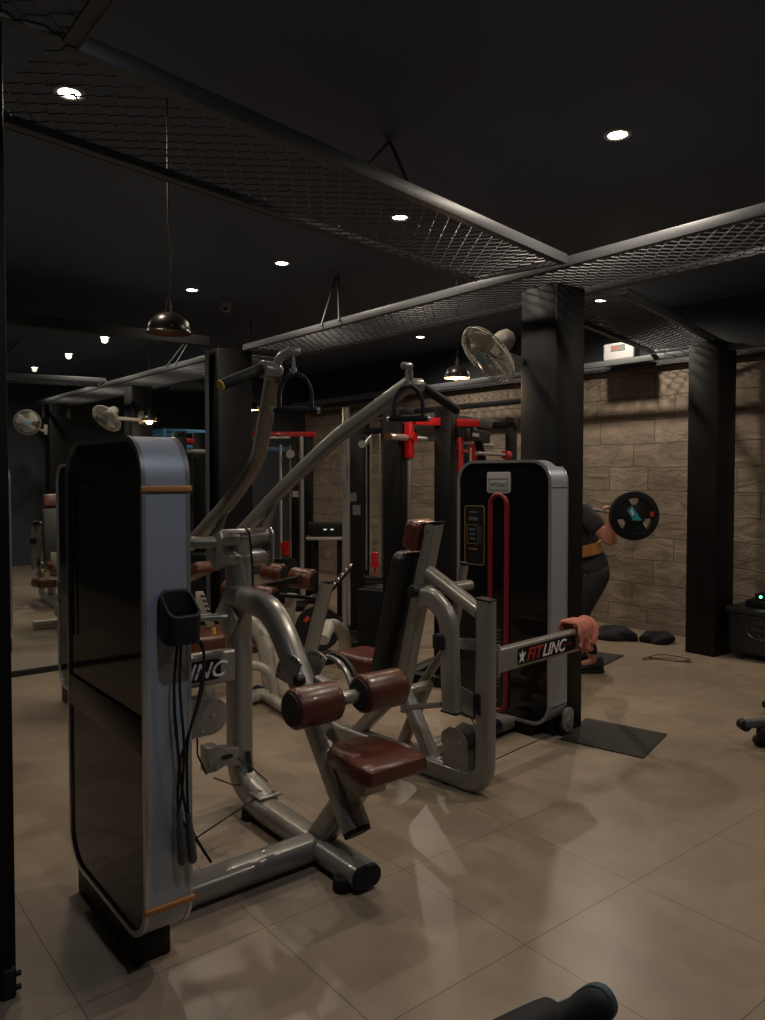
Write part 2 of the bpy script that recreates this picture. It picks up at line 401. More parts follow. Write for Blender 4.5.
strip('overhead wire mesh strip at the top left corner, near the edge post', (.05, 2.06), (.05, -.6), .6, (1, 0),
      rods=[((.35, 1.2, 2.62), (.35, 1.2, 3.04)), ((.35, 0, 2.62), (.35, 0, 3.04))])
strip('overhead mesh strip running over the central column and on to the right edge', (3.3, -.9), (3.3, 6.08), .62, (1, 0),
      rods=[((3.28, 4.83, 2.62), (3.5, 4.95, 3.04)), ((3.28, 4.6, 2.62), (3.5, 4.92, 3.04))])
strip('overhead wire mesh strip from the central column to the column by the stone wall', (4.13, 2.765), (6.4, 3.33), .62, (-.24, .97))
strip('overhead wire mesh strip along the top of the stone wall', (6.2, -.9), (6.2, 9.9), .38, (1, 0), z=2.53)
strip('far overhead wire mesh strip beyond the mirror column', (3.45, 6.45), (3.45, 9.9), .6, (1, 0))

# ---------------------------------------------------------------- ceiling lamps
COLD = (1, .87, .71)
LP = [((3.05, 2.10), 'round ceiling downlight at the upper right, the brightest one'),
      ((.99, 3.26), 'round ceiling downlight at the upper left behind the long mesh strip'),
      ((3.0, 3.58), 'round ceiling downlight shining through the middle of the long mesh strip'),
      ((2.97, 4.88), 'round ceiling downlight left of the middle, between the strip and the camera dome'),
      ((2.81, 6.05), 'round ceiling downlight above the end of the mirror by the big pendant lamp'),
      ((5.75, 6.5), 'round ceiling downlight far back over the strength racks left of the wall fan'),
      ((5.8, 4.15), 'round ceiling downlight seen just right of the central column top'),
      ((3.05, .5), 'ceiling downlight out of the picture to the right'),
      ((.9, .6), 'added unseen ceiling lamp over the photographer, cool light for the near tower'),  # unseen lamp, put in as the cool light on the tower's narrow side
      ((5.8, 1.6), 'ceiling downlight out of the picture over the dark trunk'),
      ((.95, 5.3), 'ceiling downlight in front of the left part of the mirror'),
      ((4.6, 9.2), 'added ceiling lamp hidden behind the mirror column to light the far racks')]  # added lamp, out of sight behind the column, keeps the racks from going dark
dl0 = None
for (x, y), lab in LP:
    if dl0 is None:
        t = dl0 = thing('ceiling_downlight', lab, 'ceiling light', (x, y, CZ), 'ceiling downlights')
        MB().lathe((x, y, CZ), (0, 0, -1), [(.042, 0), (.042, .008), (.05, .012), (.062, .010), (.064, 0)], 28).build('rim', 'ring', t)
        MB().lathe((x, y, CZ-.001), (0, 0, -1), [(0, .010), (.02, .011), (.041, .006), (.041, .0), (0, 0)], 28).build('lamp_disc', 'glow', t)
    else:
        t = copy_tree(dl0); t.location = (x, y, CZ); t['label'] = lab
def spot(loc, power, size=168, blend=.85, rad=.034, col=COLD):
    l = bpy.data.lights.new('downlight_beam', 'SPOT'); l.energy = power; l.spot_size = R(size); l.spot_blend = blend; l.shadow_soft_size = rad; l.color = col
    o = bpy.data.objects.new('downlight_beam', l); C.objects.link(o); o.location = loc
PW = {0: 48, 1: 34, 2: 34, 3: 34, 4: 30, 5: 60, 6: 80, 7: 32, 8: 38, 9: 50, 10: 22, 11: 60}
for i, ((x, y), lab) in enumerate(LP): spot((x, y, CZ-.035), PW[i], col=(.80, .89, 1) if i == 8 else COLD)  # the added lamp over the photographer is tinted cool

def pendant(x, y, z, r, lab, power):
    t = thing('pendant_lamp', lab, 'pendant lamp', (x, y, z), 'dome pendant lamps')
    h = r*.95; prof = []
    for k in range(11):
        a = R(90*k/10); prof.append((r*math.cos(a)*1.0+.0001, h*math.sin(a)))
    out = [(r*1.03, 0)] + [(q*1.0, z_+.002) for q, z_ in prof[:-1]] + [(.012, h+.003), (0, h+.003)]
    MB().lathe((x, y, z), (0, 0, 1), out, 40).build('shade', 'lampout', t)
    MB().lathe((x, y, z), (0, 0, 1), [(q*.965, z_*.96) for q, z_ in prof], 40).build('shade_lining', 'lampin', t)
    MB().cyl((x, y, z+h), (x, y, z+h+.05), .014, .008).build('cap', 'lampout', t)
    MB().tube([(x+.012*math.sin(i*.8)*(i < 5), y, z+h+.045+i*(CZ-z-h-.05)/10) for i in range(11)], .003, 6).build('cord', 'mblack', t)
    MB().lathe((x, y, z+r*.85), (0, 0, -1), [(0, 0), (.02, .005), (.035, .035), (.028, .06), (0, .07)], 20).build('bulb', 'glow2' if power else 'white', t)
    if power:
        l = bpy.data.lights.new('pendant_glow', 'POINT'); l.energy = power; l.shadow_soft_size = .04; l.color = (1, .72, .45)
        o = bpy.data.objects.new('pendant_glow', l); C.objects.link(o); o.location = (x, y, z+r*.06)
pendant(1.30, 3.02, 2.08, .088, 'unlit dark dome pendant lamp hanging above the near weight tower', 0)
pendant(3.5, 3.60, 2.125, .085, 'lit dome pendant lamp hanging left of the white wall fan', 9)
pendant(3.75, 6.75, 2.14, .085, 'lit dome pendant lamp far back beside the column by the mirror', 5)

# dome camera
t = thing('dome_camera', 'small white dome security camera under the ceiling above the mirror column', 'security camera', (3.25, 6.3, CZ))
MB().lathe((3.25, 6.3, CZ), (0, 0, -1), [(0, 0), (.05, 0), (.052, .03), (.045, .04), (0, .04)], 24).build('base', 'white', t)
MB().lathe((3.25, 6.3, CZ-.035), (0, 0, -1), [(.045, 0), (.043, .03), (.03, .052), (0, .06)], 24).build('housing', 'white', t)
MB().lathe(V((3.25, 6.3, CZ-.065))-Fv*.03, -Fv, [(.022, 0), (.02, .012), (0, .016)], 20).build('lens', 'mblack', t)

# ---------------------------------------------------------------- weight tower used by the machines
def tower(t, fr, x0, x1, y0, y1, z0=.13, z1=1.6, front=-1, straps=True, rich=True):
    """rounded upright housing; broad faces look along +-x of the frame, the aluminium band goes round the rim"""
    w, h = y1-y0, z1-z0; cy, cz = (y0+y1)/2, (z0+z1)/2; r = .13
    X, Y, Z = V((1, 0, 0)), V((0, 1, 0)), V((0, 0, 1))
    out = rrect(w, h, r, 18); inn = rrect(w-.03, h-.03, r-.014, 18)
    MB(fr).ringp(out, inn, (x0, cy, cz), Y, Z, X, x1-x0).build('housing_band', 'alu', t)
    for (xa, s) in ((x0, 1), (x1, -1)):
        MB(fr).ringp(rrect(w+.004, h+.004, r, 18), rrect(w-.028, h-.028, r-.014, 18), (xa-s*.002, cy, cz), Y, Z, X*s, .012).build('edge_trim', 'edge', t)
    pi = rrect(w-.034, h-.034, r-.016, 10)
    sh = 'shroud_panel'
    a = MB(fr).prism(pi, (x0+.006, cy, cz), Y, Z, X, .02).build(sh, 'acrylic', t)
    b_ = MB(fr).prism(pi, (x1-.026, cy, cz), Y, Z, X, .02).build(sh, 'acrylic', t)
    if rich:
        MB(fr).box((x0+.004, cy, z0+.62), (.012, w-.034, .11), .003).build('middle_band', 'band', a)
    MB(fr).box(((x0+x1)/2+.005, cy+.06, z0/2), ((x1-x0)*.8, w*.78, z0-.002), .006).build('base_box', 'mblack', t)
    for z in ((z0+.115, z1-.155) if straps else ()):
        MB(fr).box(((x0+x1)/2, y0-.002, z), (x1-x0+.012, .014, .018), .004).build('orange_strap', 'orange', t)
    if not straps:
        for z in (z0+.115, z1-.155): MB(fr).box(((x0+x1)/2, y0+.001, z), (x1-x0, .006, .003), 0).build('seam', 'mblack', t)
    return a

FONT = dict(shear=.35, bold=.012)
def logo_panel(t, fr, o, u, v, L, h, full=True):
    """black rounded panel with the maker's lettering"""
    u, v, o = V(u), V(v), V(o); n = u.cross(v)
    p = MB(fr).prism([(a+L/2, c+h/2) for a, c in rrect(L, h, h*.22)], o, u, v, n, .002).build('logo_panel', 'black', t)
    s = h*1.06; c = h*.13
    if full:
        star = [(.02, .0), (.2, .35), (.0, .75), (.28, .6), (.42, .95), (.5, .58), (.85, .72), (.52, .3), (.62, -.05), (.36, .18)]
        MB(fr).prism([(a*h*.8+h*.1, b__*h*.8+h*.12) for a, b__ in star], o+n*.002, u, v, n, .0012).build('emblem', 'wtext', p)
        o = o+u*(h*.72)
    text('red_lettering', 'FIT', 'rtext', p, o+u*(h*.12)+v*c+n*.002, u*1.08, v, s, fr=fr, **FONT)
    text('white_lettering', 'LINC', 'wtext', p, o+u*(h*1.75)+v*c+n*.002, u*1.05, v, s, fr=fr, **FONT)
    MB(fr).prism([(h*2.75, h*.44), (L*.8, h*.47), (L*.8, h*.50), (h*2.75, h*.48)], o+n*.0036, u, v, n, .001).build('red_slash', 'rtext', p)
    return p
X, Y, Z = V((1, 0, 0)), V((0, 1, 0)), V((0, 0, 1))

# ---------------------------------------------------------------- MACHINE 1: converging lat pulldown (nearest)
t = thing('lat_pulldown_machine', 'nearest grey pulldown machine with black weight tower, raised arms and oxblood seat', 'gym machine', (1.3, 2.6, 0))
tower(t, None, .833, .975, 2.13, 2.84, z0=.12, z1=1.615)
xs = 1.68
def P(y, z, dx=0): return V((xs+dx, y, z))
# faint frame lines seen through the smoked panel
MB().tube([V((.832, 2.78-.042*i, 1.5-.05*math.sin(PI*i/16))) for i in range(9)], .003, 6).tube([(.832, 2.78-.002*i, 1.5-.07*i) for i in range(9)], .003, 6).build('panel_moulding', 'band', t)
MB().sweep(fillet([P(3.15, 1.24), P(3.15, .10), P(2.9, .055)], .14), X, .1, .12, .035).build('upright', 'silver', t)
MB().sweep([P(2.96, .055, -.02), P(2.17, .055, -.02)], X, .125, .085, .04).build('foot_tube', 'silver', t)
MB().sweep([P(2.175, .055, -.02), P(2.155, .055, -.02)], X, .12, .08, .038).build('end_cap', 'rubber', t)
MB().sweep([(.97, 2.47, .06), (1.63, 2.47, .06)], Y, .12, .085, .035).build('base_tube', 'silver', t)
for (x, y) in ((1.60, 2.23), (1.62, 2.95)): MB().cyl((x, y, 0), (x, y, .05), .036, .033, 20, .004).build('rubber_foot', 'rubber', t)
mb = MB()
for (x, y, z) in ((1.66, 2.93, .115), (1.71, 2.9, .115)): mb.cyl((x, y, z-.01), (x, y, z+.008), .01, n=6)
for (x, y, z) in ((1.617, 2.39, .065), (1.617, 2.56, .065)): mb.cyl((x+.01, y, z), (x-.01, y, z), .009, n=6)
mb.each('bolt', 'bolt', t)
mb = MB().box((xs, 2.92, .106), (.11, .1, .012), .004); mb.build('foot_plate', 'silver', t)
MB().sweep([P(3.075, .25), P(3.05, .16)], X, .026, .004, .002).build('cable_slot', 'mblack', t)
MB().sweep([P(2.50, .06), P(2.19, .42)], X, .09, .1, .03).build('seat_post', 'silver', t)
MB().sweep(fillet([P(3.17, .955, -.02), P(2.83, .935, -.02), P(2.72, .84, -.02), P(2.225, .205, -.02)], [.08, .12]), X, .095, .105, .035).build('main_arch_tube', 'silver', t)
MB().sweep([P(2.225, .205, -.02), P(2.215, .192, -.02)], X, .09, .1, .034).build('end_cap', 'rubber', t)
MB().prism([(2.28, .36), (2.14, .36), (2.12, .43), (2.34, .44)], (xs-.05, 0, 0), Y, Z, X, .1, .004).build('seat_bracket', 'silver', t)
# seat pad: tapered to the front
seat = [(-.125, -.165), (.125, -.165), (.135, -.15), (.135, 0), (.12, .11), (.07, .155), (-.07, .155), (-.12, .11), (-.135, 0), (-.135, -.15)]
MB().prism(seat, (xs+.03, 2.2, .43), X, Y, Z, .065, .018).build('seat_pad', 'leather', t)
# thigh rollers on their rod
ry, rz = 2.32, .665
MB().cyl((1.445, ry, rz), (1.935, ry, rz), .012, n=14).build('roller_rod', 'bolt', t)
MB().cyl((1.635, ry, rz), (1.725, ry, rz), .026, n=20, bev=.003).build('rod_sleeve', 'silver', t)
for (xa, xb) in ((1.44, 1.635), (1.745, 1.945)):
    rl = MB().lathe((xa, ry, rz), X, [(.045, 0), (.062, .002), (.072, .010), (.074, .02), (.074, xb-xa-.02), (.072, xb-xa-.01), (.062, xb-xa-.002), (.045, xb-xa)], 36).build('thigh_roller', 'leather', t)
    MB().cyl((xa-.003, ry, rz), (xa+.012, ry, rz), .06, n=28).build('roller_end', 'mblack', rl); MB().cyl((xb-.012, ry, rz), (xb+.003, ry, rz), .06, n=28).build('roller_end', 'mblack', rl)
# adjusting quadrant plates with peg holes
cyq, czq = 2.60, .68
for dx_ in (-.062, .055):
    poly = [(0, 0)] + [(-.125*math.cos(R(a)), .125*math.sin(R(a))) for a in range(55, 180, 8)]
    ar = [(cyq-c_*.0+0, 0) for c_ in (0,)]
    pl = [(cyq+p_[0], czq+p_[1]-.02) for p_ in poly]
    q = MB().prism(pl, (xs+dx_, 0, 0), Y, Z, X, .008, .001).build('quadrant_plate', 'silver', t)
    mb = MB()
    for a in range(72, 172, 14): mb.cyl((xs+dx_-.001, cyq-.11*math.cos(R(a)), czq-.02+.11*math.sin(R(a))), (xs+dx_+.009, cyq-.11*math.cos(R(a)), czq-.02+.11*math.sin(R(a))), .006, n=10)
    mb.each('peg_hole', 'mblack', q)
arc = [(xs+.10, 2.56-.15*math.cos(R(a)), .63+.13*math.sin(R(a))) for a in range(0, 110, 10)]
MB().sweep(arc, X, .02, .014, .004).build('lever_arc', 'silver', t)
MB().sweep([V(a_)+V((.03, 0, .005)) for a_ in arc], X, .02, .014, .004).build('lever_arc', 'mblack', t)
MB().sweep([(xs+.0, 2.50, .70), (xs, ry, rz)], X, .05, .03, .01).build('roller_lever', 'silver', t)
MB().cyl((xs-.09, 2.53, .70), (xs-.05, 2.53, .70), .02, n=16, bev=.003).build('pull_pin', 'mblack', t)
# pivot head
for z_ in (1.215, 1.125): MB().cyl((1.57, 3.13, z_), (1.82, 3.13, z_), .042, n=24, bev=.004).build('pivot_barrel', 'silver', t)
for x_ in (1.555, 1.815): MB().prism([(3.13+a, 1.17+c) for a, c in rrect(.11, .19, .054)], (x_, 0, 0), Y, Z, X, .012, .002).build('pivot_plate', 'silver', t)
MB().cyl((1.44, 3.2, 1.2), (1.57, 3.14, 1.2), .026, n=16).prism([(3.2+a, 1.17+c) for a, c in rrect(.13, .16, .03)], (1.42, 0, 0), Y, Z, X, .014, .002).build('side_bearing', 'silver', t)
MB().prism([(3.17, .96), (3.26, .86), (3.14, .74), (3.05, .86)], (1.615, 0, 0), Y, Z, X, .012, .002).build('arch_gusset', 'silver', t)
MB().cyl((1.47, 3.2, .86), (1.62, 3.14, .86), .016, n=12).cyl((1.45, 3.21, .86), (1.47, 3.2, .86), .022, n=12).build('stop_bar', 'silver', t)
MB().tube(fillet([(1.67, 3.09, 1.275), (1.68, 3.05, 1.25), (1.70, 3.06, 1.12), (1.71, 3.07, 1.0)], .08), .005, 6).build('cable', 'mblack', t)
for s in (-1, 1):
    A = [(xs+s*.11, 3.42, 1.17), (xs+s*.125, 2.95, 1.41 if s < 0 else 1.45), (xs+s*(.13 if s < 0 else .20), 2.74 if s < 0 else 2.68, 1.555 if s < 0 else 1.65), (xs+s*(.305 if s < 0 else .31), 2.31, 1.86 if s > 0 else 1.865)]
    arm = MB().sweep(fillet(A, .09), X, .052, .066, .025).build('press_arm', 'silver', t)
    zw = 0 if s < 0 else .03
    MB().prism([(3.08, 1.26), (3.15, 1.24), (3.06, 1.36+zw), (2.97, 1.41+zw)], (xs+s*.120-.006, 0, 0), Y, Z, X, .012, .002).build('arm_web', 'silver', arm)
    tip = V(A[-1])
    hb = MB().cyl(tip+V((-s*.02, .01, -.01)), tip+V((s*.055, -.005, -.005)), .03, n=18, bev=.004)
    k_ = .055 if s < 0 else -.045
    hb.tube(fillet([tip+V((0, 0, 0)), tip+V((k_*.3, -.01, .045)), tip+V((k_*.8, -.03, .06))], .03), .015, 10)
    hb.cyl(tip+V((k_-.02, -.03, .062)), tip+V((k_+.025, -.03, .062)), .014, n=14, bev=.003)
    hb.build('arm_head', 'silver', arm)
    g0 = tip+V((s*.055, -.005, -.005)); g1 = g0+V((s*.165, -.03, -.07 if s < 0 else -.09))
    g = MB().cyl(g0, g1, .019, n=18, bev=.003).build('hand_grip', 'rubber', arm)
    MB().cyl(g1, g1+(g1-g0).normalized()*.006, .017, n=18).build('grip_cap', 'yellow' if s < 0 else 'mblack', g)
    # hanging D handle
    h0 = tip+V((k_, -.03, .055))
    MB().tube([h0, h0+V((.004, 0, -.06))], .006, 8).cyl(h0+V((0, 0, -.05)), h0+V((.004, 0, -.07)), .013, n=12).build('eye_link', 'chrome', arm)
    e = V((.8, -.6, 0)); hc = h0+V((.01, 0, -.065))
    arch = [hc+e*(.056*math.cos(R(a)))+V((0, 0, .08*math.sin(R(a))-.085)) for a in range(0, 181, 15)]
    arch = [hc+e*.056+V((0, 0, -.125))]+arch+[hc-e*.056+V((0, 0, -.125))]
    d_ = MB().sweep(arch, (.6, .8, 0), .03, .014, .004).build('strap_handle', 'mblack', arm)
    MB().cyl(hc+e*.075+V((0, 0, -.13)), hc-e*.075+V((0, 0, -.13)), .013, n=12, bev=.002).build('handle_bar', 'rubber', d_)
    MB().cyl(hc+e*.085+V((0, 0, -.13)), hc+e*.072+V((0, 0, -.13)), .012, n=8).cyl(hc-e*.085+V((0, 0, -.13)), hc-e*.072+V((0, 0, -.13)), .012, n=8).each('handle_bolt', 'bolt', d_)
# logo beam toward the tower side, pulley plates and cable
MB().sweep([(.95, 2.74, .645), (1.12, 3.10, .645)], Z, .1, .05, .015).build('logo_beam_link', 'silver', t)
MB().sweep([(1.08, 3.12, .645), (1.63, 3.12, .645)], Y, .05, .15, .02).build('logo_beam', 'silver', t)
logo_panel(t, None, (1.13, 3.094, .60), X, Z, .43, .09)
for y_ in (3.02, 3.09):
    MB().prism([(1.43+a, .465+c) for a, c in rrect(.24, .16, .075)], (0, y_, 0), X, Z, Y, -.006, .001).build('pulley_plate', 'silver', t)
MB().cyl((1.44, 3.03, .46), (1.44, 3.08, .46), .06, n=28).build('pulley', 'mblack', t)
mb = MB()
for p in ((1.48, 3.008, .47), (1.43, 3.008, .41), (1.49, 3.052, .25), (1.52, 3.052, .22)): mb.cyl(p, V(p)+V((0, .008, 0)), .009, n=8)
mb.each('pulley_bolt', 'bolt', t)
MB().prism([(1.475, .20), (1.52, .20), (1.56, .215), (1.63, .20), (1.63, .28), (1.56, .29), (1.53, .31), (1.475, .31)], (0, 3.06, 0), X, Z, Y, .07, .003).build('pulley_bracket', 'silver', t)
MB().prism([(.03*math.cos(R(a))+1.57, .010*math.sin(R(a))+.255) for a in range(0, 360, 30)], (0, 3.055, 0), X, Z, Y, .006).build('bracket_slot', 'mblack', t)
MB().tube([(1.42, 3.04, .39), (1.425, 3.05, .3), (1.47, 3.06, .2)], .004, 6).tube([(1.50, 3.05, .18), (1.6, 3.06, .12), (1.7, 3.05, .10)], .0035, 6).tube([(1.0, 2.66, .06), (1.66, 2.93, .10)], .0035, 6).tube([(1.62, 3.07, .24), (1.66, 2.99, .2), (1.70, 2.93, .15)], .0035, 6).build('cable', 'mblack', t)
# cup holder on the tower's narrow side
cxh, cyh, czh = .922, 2.078, 1.075
out = rrect(.098, .092, .022, 5); inn = [(a*.87, c*.85) for a, c in out]; n = len(out)
vs = [(cxh+a*.95, cyh+c*.95, czh-.055) for a, c in out]+[(cxh+a, cyh+c, czh+.02+(c+.05)*.75) for a, c in out]
vs += [(cxh+a, cyh+c, czh+.02+(c+.05)*.75) for a, c in inn]+[(cxh+a*.9, cyh+c*.9, czh-.045) for a, c in inn]
fs = [tuple(range(n))[::-1], tuple(range(3*n, 4*n))]+[(k*n+i, k*n+(i+1) % n, (k+1)*n+(i+1) % n, (k+1)*n+i) for k in range(3) for i in range(n)]
MB().add(vs, fs).build('cup_holder', 'mblack', t)

# skipping rope hanging from the cup holder
t = thing('skipping_rope', 'black skipping rope with two grey handles hanging from the cup holder', 'skipping rope', (.95, 2.03, .3))
def rp(px, py, D):                        # the rope hangs in a plane just in front of the tower's narrow side
    p = at(px, py, 1)-V((0, 0, 1.5)); return V((0, 0, 1.5)) + p*((2.095+(2.30-D)*1.0)/p.y)
def smooth(pts, n=6):
    pts = [V(p) for p in pts]; out = []
    for i in range(len(pts)-1):
        p0, p1, p2, p3 = pts[max(i-1, 0)], pts[i], pts[i+1], pts[min(i+2, len(pts)-1)]
        for k in range(n):
            u = k/n; out.append(.5*((2*p1)+(p2-p0)*u+(2*p0-5*p1+4*p2-p3)*u*u+(3*p1-p0-3*p2+p3)*u**3))
    return out+[pts[-1]]
D_ = 2.30
MB().tube(smooth([rp(178, 640, D_), rp(174, 690, D_), rp(178, 750, D_), rp(184, 800, D_), rp(192, 830, D_), rp(211, 862, D_), rp(200, 845, D_), rp(179, 812, D_), rp(180, 760, D_)]), .0042, 7)\
  .tube(smooth([rp(181, 640, D_+.01), rp(180, 690, D_+.01), rp(184, 745, D_+.01), rp(182, 790, D_+.01), rp(178, 812, D_+.01)]), .0042, 7)\
  .tube(smooth([rp(201, 640, D_+.01), rp(204, 660, D_+.01), rp(198, 700, D_+.01), rp(188, 740, D_+.01), rp(187, 780, D_+.01), rp(188, 812, D_+.01)]), .0042, 7)\
  .tube(smooth([rp(180, 760, D_), rp(190, 730, D_), rp(202, 690, D_), rp(204, 655, D_), rp(196, 636, D_+.02)]), .0042, 7).build('cord', 'rubber', t)
for (a, c) in (((179, 811), (183, 864)), ((188, 811), (193, 862))):
    p, q = rp(*a, D_+.005), rp(*c, D_+.005)
    MB().lathe(p, q-p, [(0, 0), (.008, .001), (.010, .01), (.009, .03), (.013, .08), (.0135, (q-p).length-.01), (.010, (q-p).length), (0, (q-p).length)], 16).build('rope_handle', 'frame', t)

# ---------------------------------------------------------------- MACHINE 2: chest press with back pad (centre right)
th = R(5); FR = (V((2.62, 2.47, 0)), V((math.cos(th), math.sin(th), 0)), V((-math.sin(th), math.cos(th), 0)))
t = thing('chest_press_machine', 'grey press machine with tall back pad, its weight tower bearing a red loop', 'gym machine', (2.9, 2.9, 0))
fm = tower(t, FR, .80, .97, .21, .89, z0=.075, z1=1.585, straps=False, rich=False)
m2 = t
MB(FR).sweep(fillet([(-.035, -.005, .92), (-.035, -.005, .05), (-.035, 1.05, .05)], .12, 8), X, .062, .095, .024).build('frame_post', 'silver', t)
MB(FR).box((-.035, -.005, .925), (.058, .09, .012), .004, Matrix.Rotation(R(4), 3, 'X')).build('post_cap', 'mblack', t)
MB(FR).sweep([(0, .30, .055), (0, 1.10, .055)], X, .1, .08, .035).build('floor_tube', 'silver', t)
for (a, b__) in ((-.02, .22), (0, 1.06)): MB(FR).cyl((a, b__, 0), (a, b__, .045), .04, .036, 18, .004).build('rubber_foot', 'rubber', t)
MB(FR).sweep([(.03, .50, .055), (.80, .50, .055)], Y, .11, .08, .035).build('base_tube', 'silver', t)
MB(FR).sweep([(.62, .50, .055), (.68, .50, .055)], Y, .118, .088, .037).build('tube_joint', 'band', t)
MB(FR).sweep([(-.01, -.015, .632), (.79, -.015, .632)], Y, .05, .12, .02).build('logo_beam', 'silver', t)
logo_panel(t, FR, (.16, -.0415, .593), X, Z, .50, .08)
MB(FR).box((.01, -.043, .64), (.016, .012, .15), .003).build('beam_plate', 'silver', t)
# back-pad rail and legs
MB(FR).sweep([(0, .35, 1.26), (0, .58, .36)], X, .075, .07, .012).build('back_rail', 'silver', t)
mb = MB(FR)
for k in (.04, .2, .42, .66, .86): mb.cyl((-.042, .355+.23*k, 1.26-.90*k), (-.035, .355+.23*k, 1.26-.90*k), .008, n=8)
mb.each('rail_bolt', 'bolt', t)
MB(FR).sweep([(0, .57, .40), (0, .34, .05)], X, .075, .07, .025).build('front_leg', 'silver', t)
MB(FR).sweep([(0, .58, .40), (0, .95, .05)], X, .07, .075, .025).build('rear_leg', 'silver', t)
MB(FR).sweep([(.24, .62, .36), (.24, .80, .0)], X, .06, .07, .025).cyl((.24, .6, .36), (0, .6, .36), .025, n=12).build('side_leg', 'silver', t)
MB(FR).cyl((-.03, .03, .86), (0, .42, 1.03), .036, n=20).build('upper_brace', 'silver', t)
def pad(name, c0, c1, w, th_, m, off):
    p, q = V(c0), V(c1); z = (q-p).normalized(); x = V((1, 0, 0)); y = z.cross(x); L = (q-p).length
    poly = rrect(w, L, min(w, L)*.22, 8)
    return MB(FR).prism(poly, (p+q)/2+y*off, x, z, y, th_, min(th_*.4, .02)).build(name, m, t)
pad('backrest_pad', (0, .60, .42), (0, .42, 1.09), .23, .075, 'bleather', .045)
pad('headrest_pad', (0, .40, 1.105), (0, .36, 1.255), .17, .085, 'leather', .03)
MB(FR).box((0, .36, 1.262), (.08, .10, .008), .002, Matrix.Rotation(R(-8), 3, 'X')).build('rail_cap', 'mblack', t)
MB(FR).prism([(a, b__+.86) for a, b__ in [(-.10, -.16), (.10, -.16), (.125, -.1), (.125, .09), (.10, .14), (-.10, .14), (-.125, .09), (-.125, -.1)]], (0, 0, .435), X, Y, Z, .10, .03).build('seat_pad', 'leather', t)
MB(FR).sweep([(0, .55, .40), (0, 1.0, .40)], X, .06, .04, .01).build('seat_rail', 'silver', t)
# swing arms
MB(FR).sweep(fillet([(-.13, .32, .90), (-.13, .25, .92), (-.13, .14, .84), (-.13, .12, .40)], [.04, .07]), X, .06, .10, .027).build('swing_arm', 'silver', t)
MB(FR).box((-.13, .12, .395), (.056, .095, .012), .004).cyl((-.18, .335, .94), (-.11, .335, .94), .03, n=18, bev=.004).each('arm_cap', 'mblack', t)
MB(FR).cyl((-.14, .33, .93), (.25, .33, .93), .028, n=16).build('arm_axle', 'silver', t)
MB(FR).bar((-.14, .14, .72), (-.01, .07, .70), .05, .03, Z).build('arm_link', 'silver', t)
MB(FR).box((-.15, .17, .72), (.06, .06, .07), .006).build('link_clamp', 'mblack', t)
MB(FR).tube(fillet([(.25, .37, 1.03), (.25, .44, .64), (.25, .80, .18)], .1), .024, 12).build('far_swing_arm', 'silver', t)
MB(FR).cyl((.25, .37, 1.03), (.25, .368, 1.045), .022, n=12).build('arm_cap', 'mblack', t)
MB(FR).cyl((-.14, .17, .42), (-.14, .42, .35), .014, n=12).cyl((-.14, .42, .37), (-.14, .42, .33), .022, n=14).build('hand_lever', 'silver', t)
MB(FR).tube([(-.13, .42, .36), (-.12, .5, .385), (-.1, .62, .40)], .009, 8).build('lever_strap', 'mblack', t)
# pulley covers and cable
for a in (-.055, .045):
    pl = [(.08, .05), (.09, .24), (.13, .29), (.20, .29), (.25, .25), (.25, .2), (.22, .17), (.24, .16), (.24, .06)]
    MB(FR).prism(pl, (a-.003, 0, 0), Y, Z, X, .006, .001).build('pulley_plate', 'silver', t)
MB(FR).cyl((-.045, .16, .22), (.045, .16, .22), .05, n=26).build('pulley', 'mblack', t)
mb = MB(FR)
for p in ((-.064, .13, .23), (-.064, .20, .22), (-.064, .13, .10), (.005, -.025, .45), (.005, -.025, .56)): mb.cyl(p, V(p)+V((.008, .003, 0)), .009, n=8)
mb.each('pulley_bolt', 'bolt', t)
MB(FR).prism([(.05, .37), (.05, .48), (.12, .50), (.16, .46), (.16, .38)], (-.06, 0, 0), Y, Z, X, .006, .001).cyl((-.05, .12, .43), (-.01, .12, .43), .03, n=16).build('upper_pulley_plate', 'silver', t)
MB(FR).tube([(-.03, .12, .40), (-.02, .06, .3)], .003, 6).tube([(.05, .2, .03), (.8, .2, .05)], .003, 6).build('cable', 'mblack', t)
MB(FR).box((-.06, .02, .44), (.03, .04, .1), .006).build('stop_block', 'mblack', t)
# wheel under tower corner
MB(FR).prism([(.965+a, .10+c) for a, c in rrect(.09, .14, .04)], (0, .185, 0), X, Z, Y, .02, .003).cyl((.965, .178, .085), (.965, .185, .085), .025, n=18).build('wheel_bracket', 'silver', t)
MB(FR).cyl((.965, .207, .056), (.965, .235, .056), .045, n=24, bev=.005).build('wheel', 'rubber', t)
# tower front: plate, info panel, red loop around the slot
fx = .803
def fpx(b__, z): return (fx, b__, z)
U_, W_ = V((0, -1, 0)), V((0, 0, 1)); N_ = V((-1, 0, 0))
p = MB(FR).prism(rrect(.17, .125, .014), (fx, .57, 1.455), U_, W_, N_, .010, .002).build('name_plate', 'white', t)
MB(FR).ringp(rrect(.14, .07, .006), rrect(.132, .062, .004), (fx-.010, .57, 1.445), U_, W_, N_, .001).build('plate_border', 'gtext', p)
text('lettering', 'FITLINC', 'gtext', p, (fx-.010, .628, 1.434), U_*1.15, W_, .028, .001, shear=.3, bold=.01, fr=FR)
q = MB(FR).ringp(rrect(.155, .36, .02), rrect(.147, .352, .017), (fx, .755, 1.135), U_, W_, N_, .002).build('info_panel', 'otext', t)
MB(FR).prism(rrect(.147, .352, .017), (fx, .755, 1.135), U_, W_, N_, .001).build('info_face', 'black', q)
MB(FR).ringp(rrect(.085, .115, .004), rrect(.081, .111, .003), (fx-.001, .77, 1.14), U_, W_, N_, .001).build('info_frame', 'otext', q)
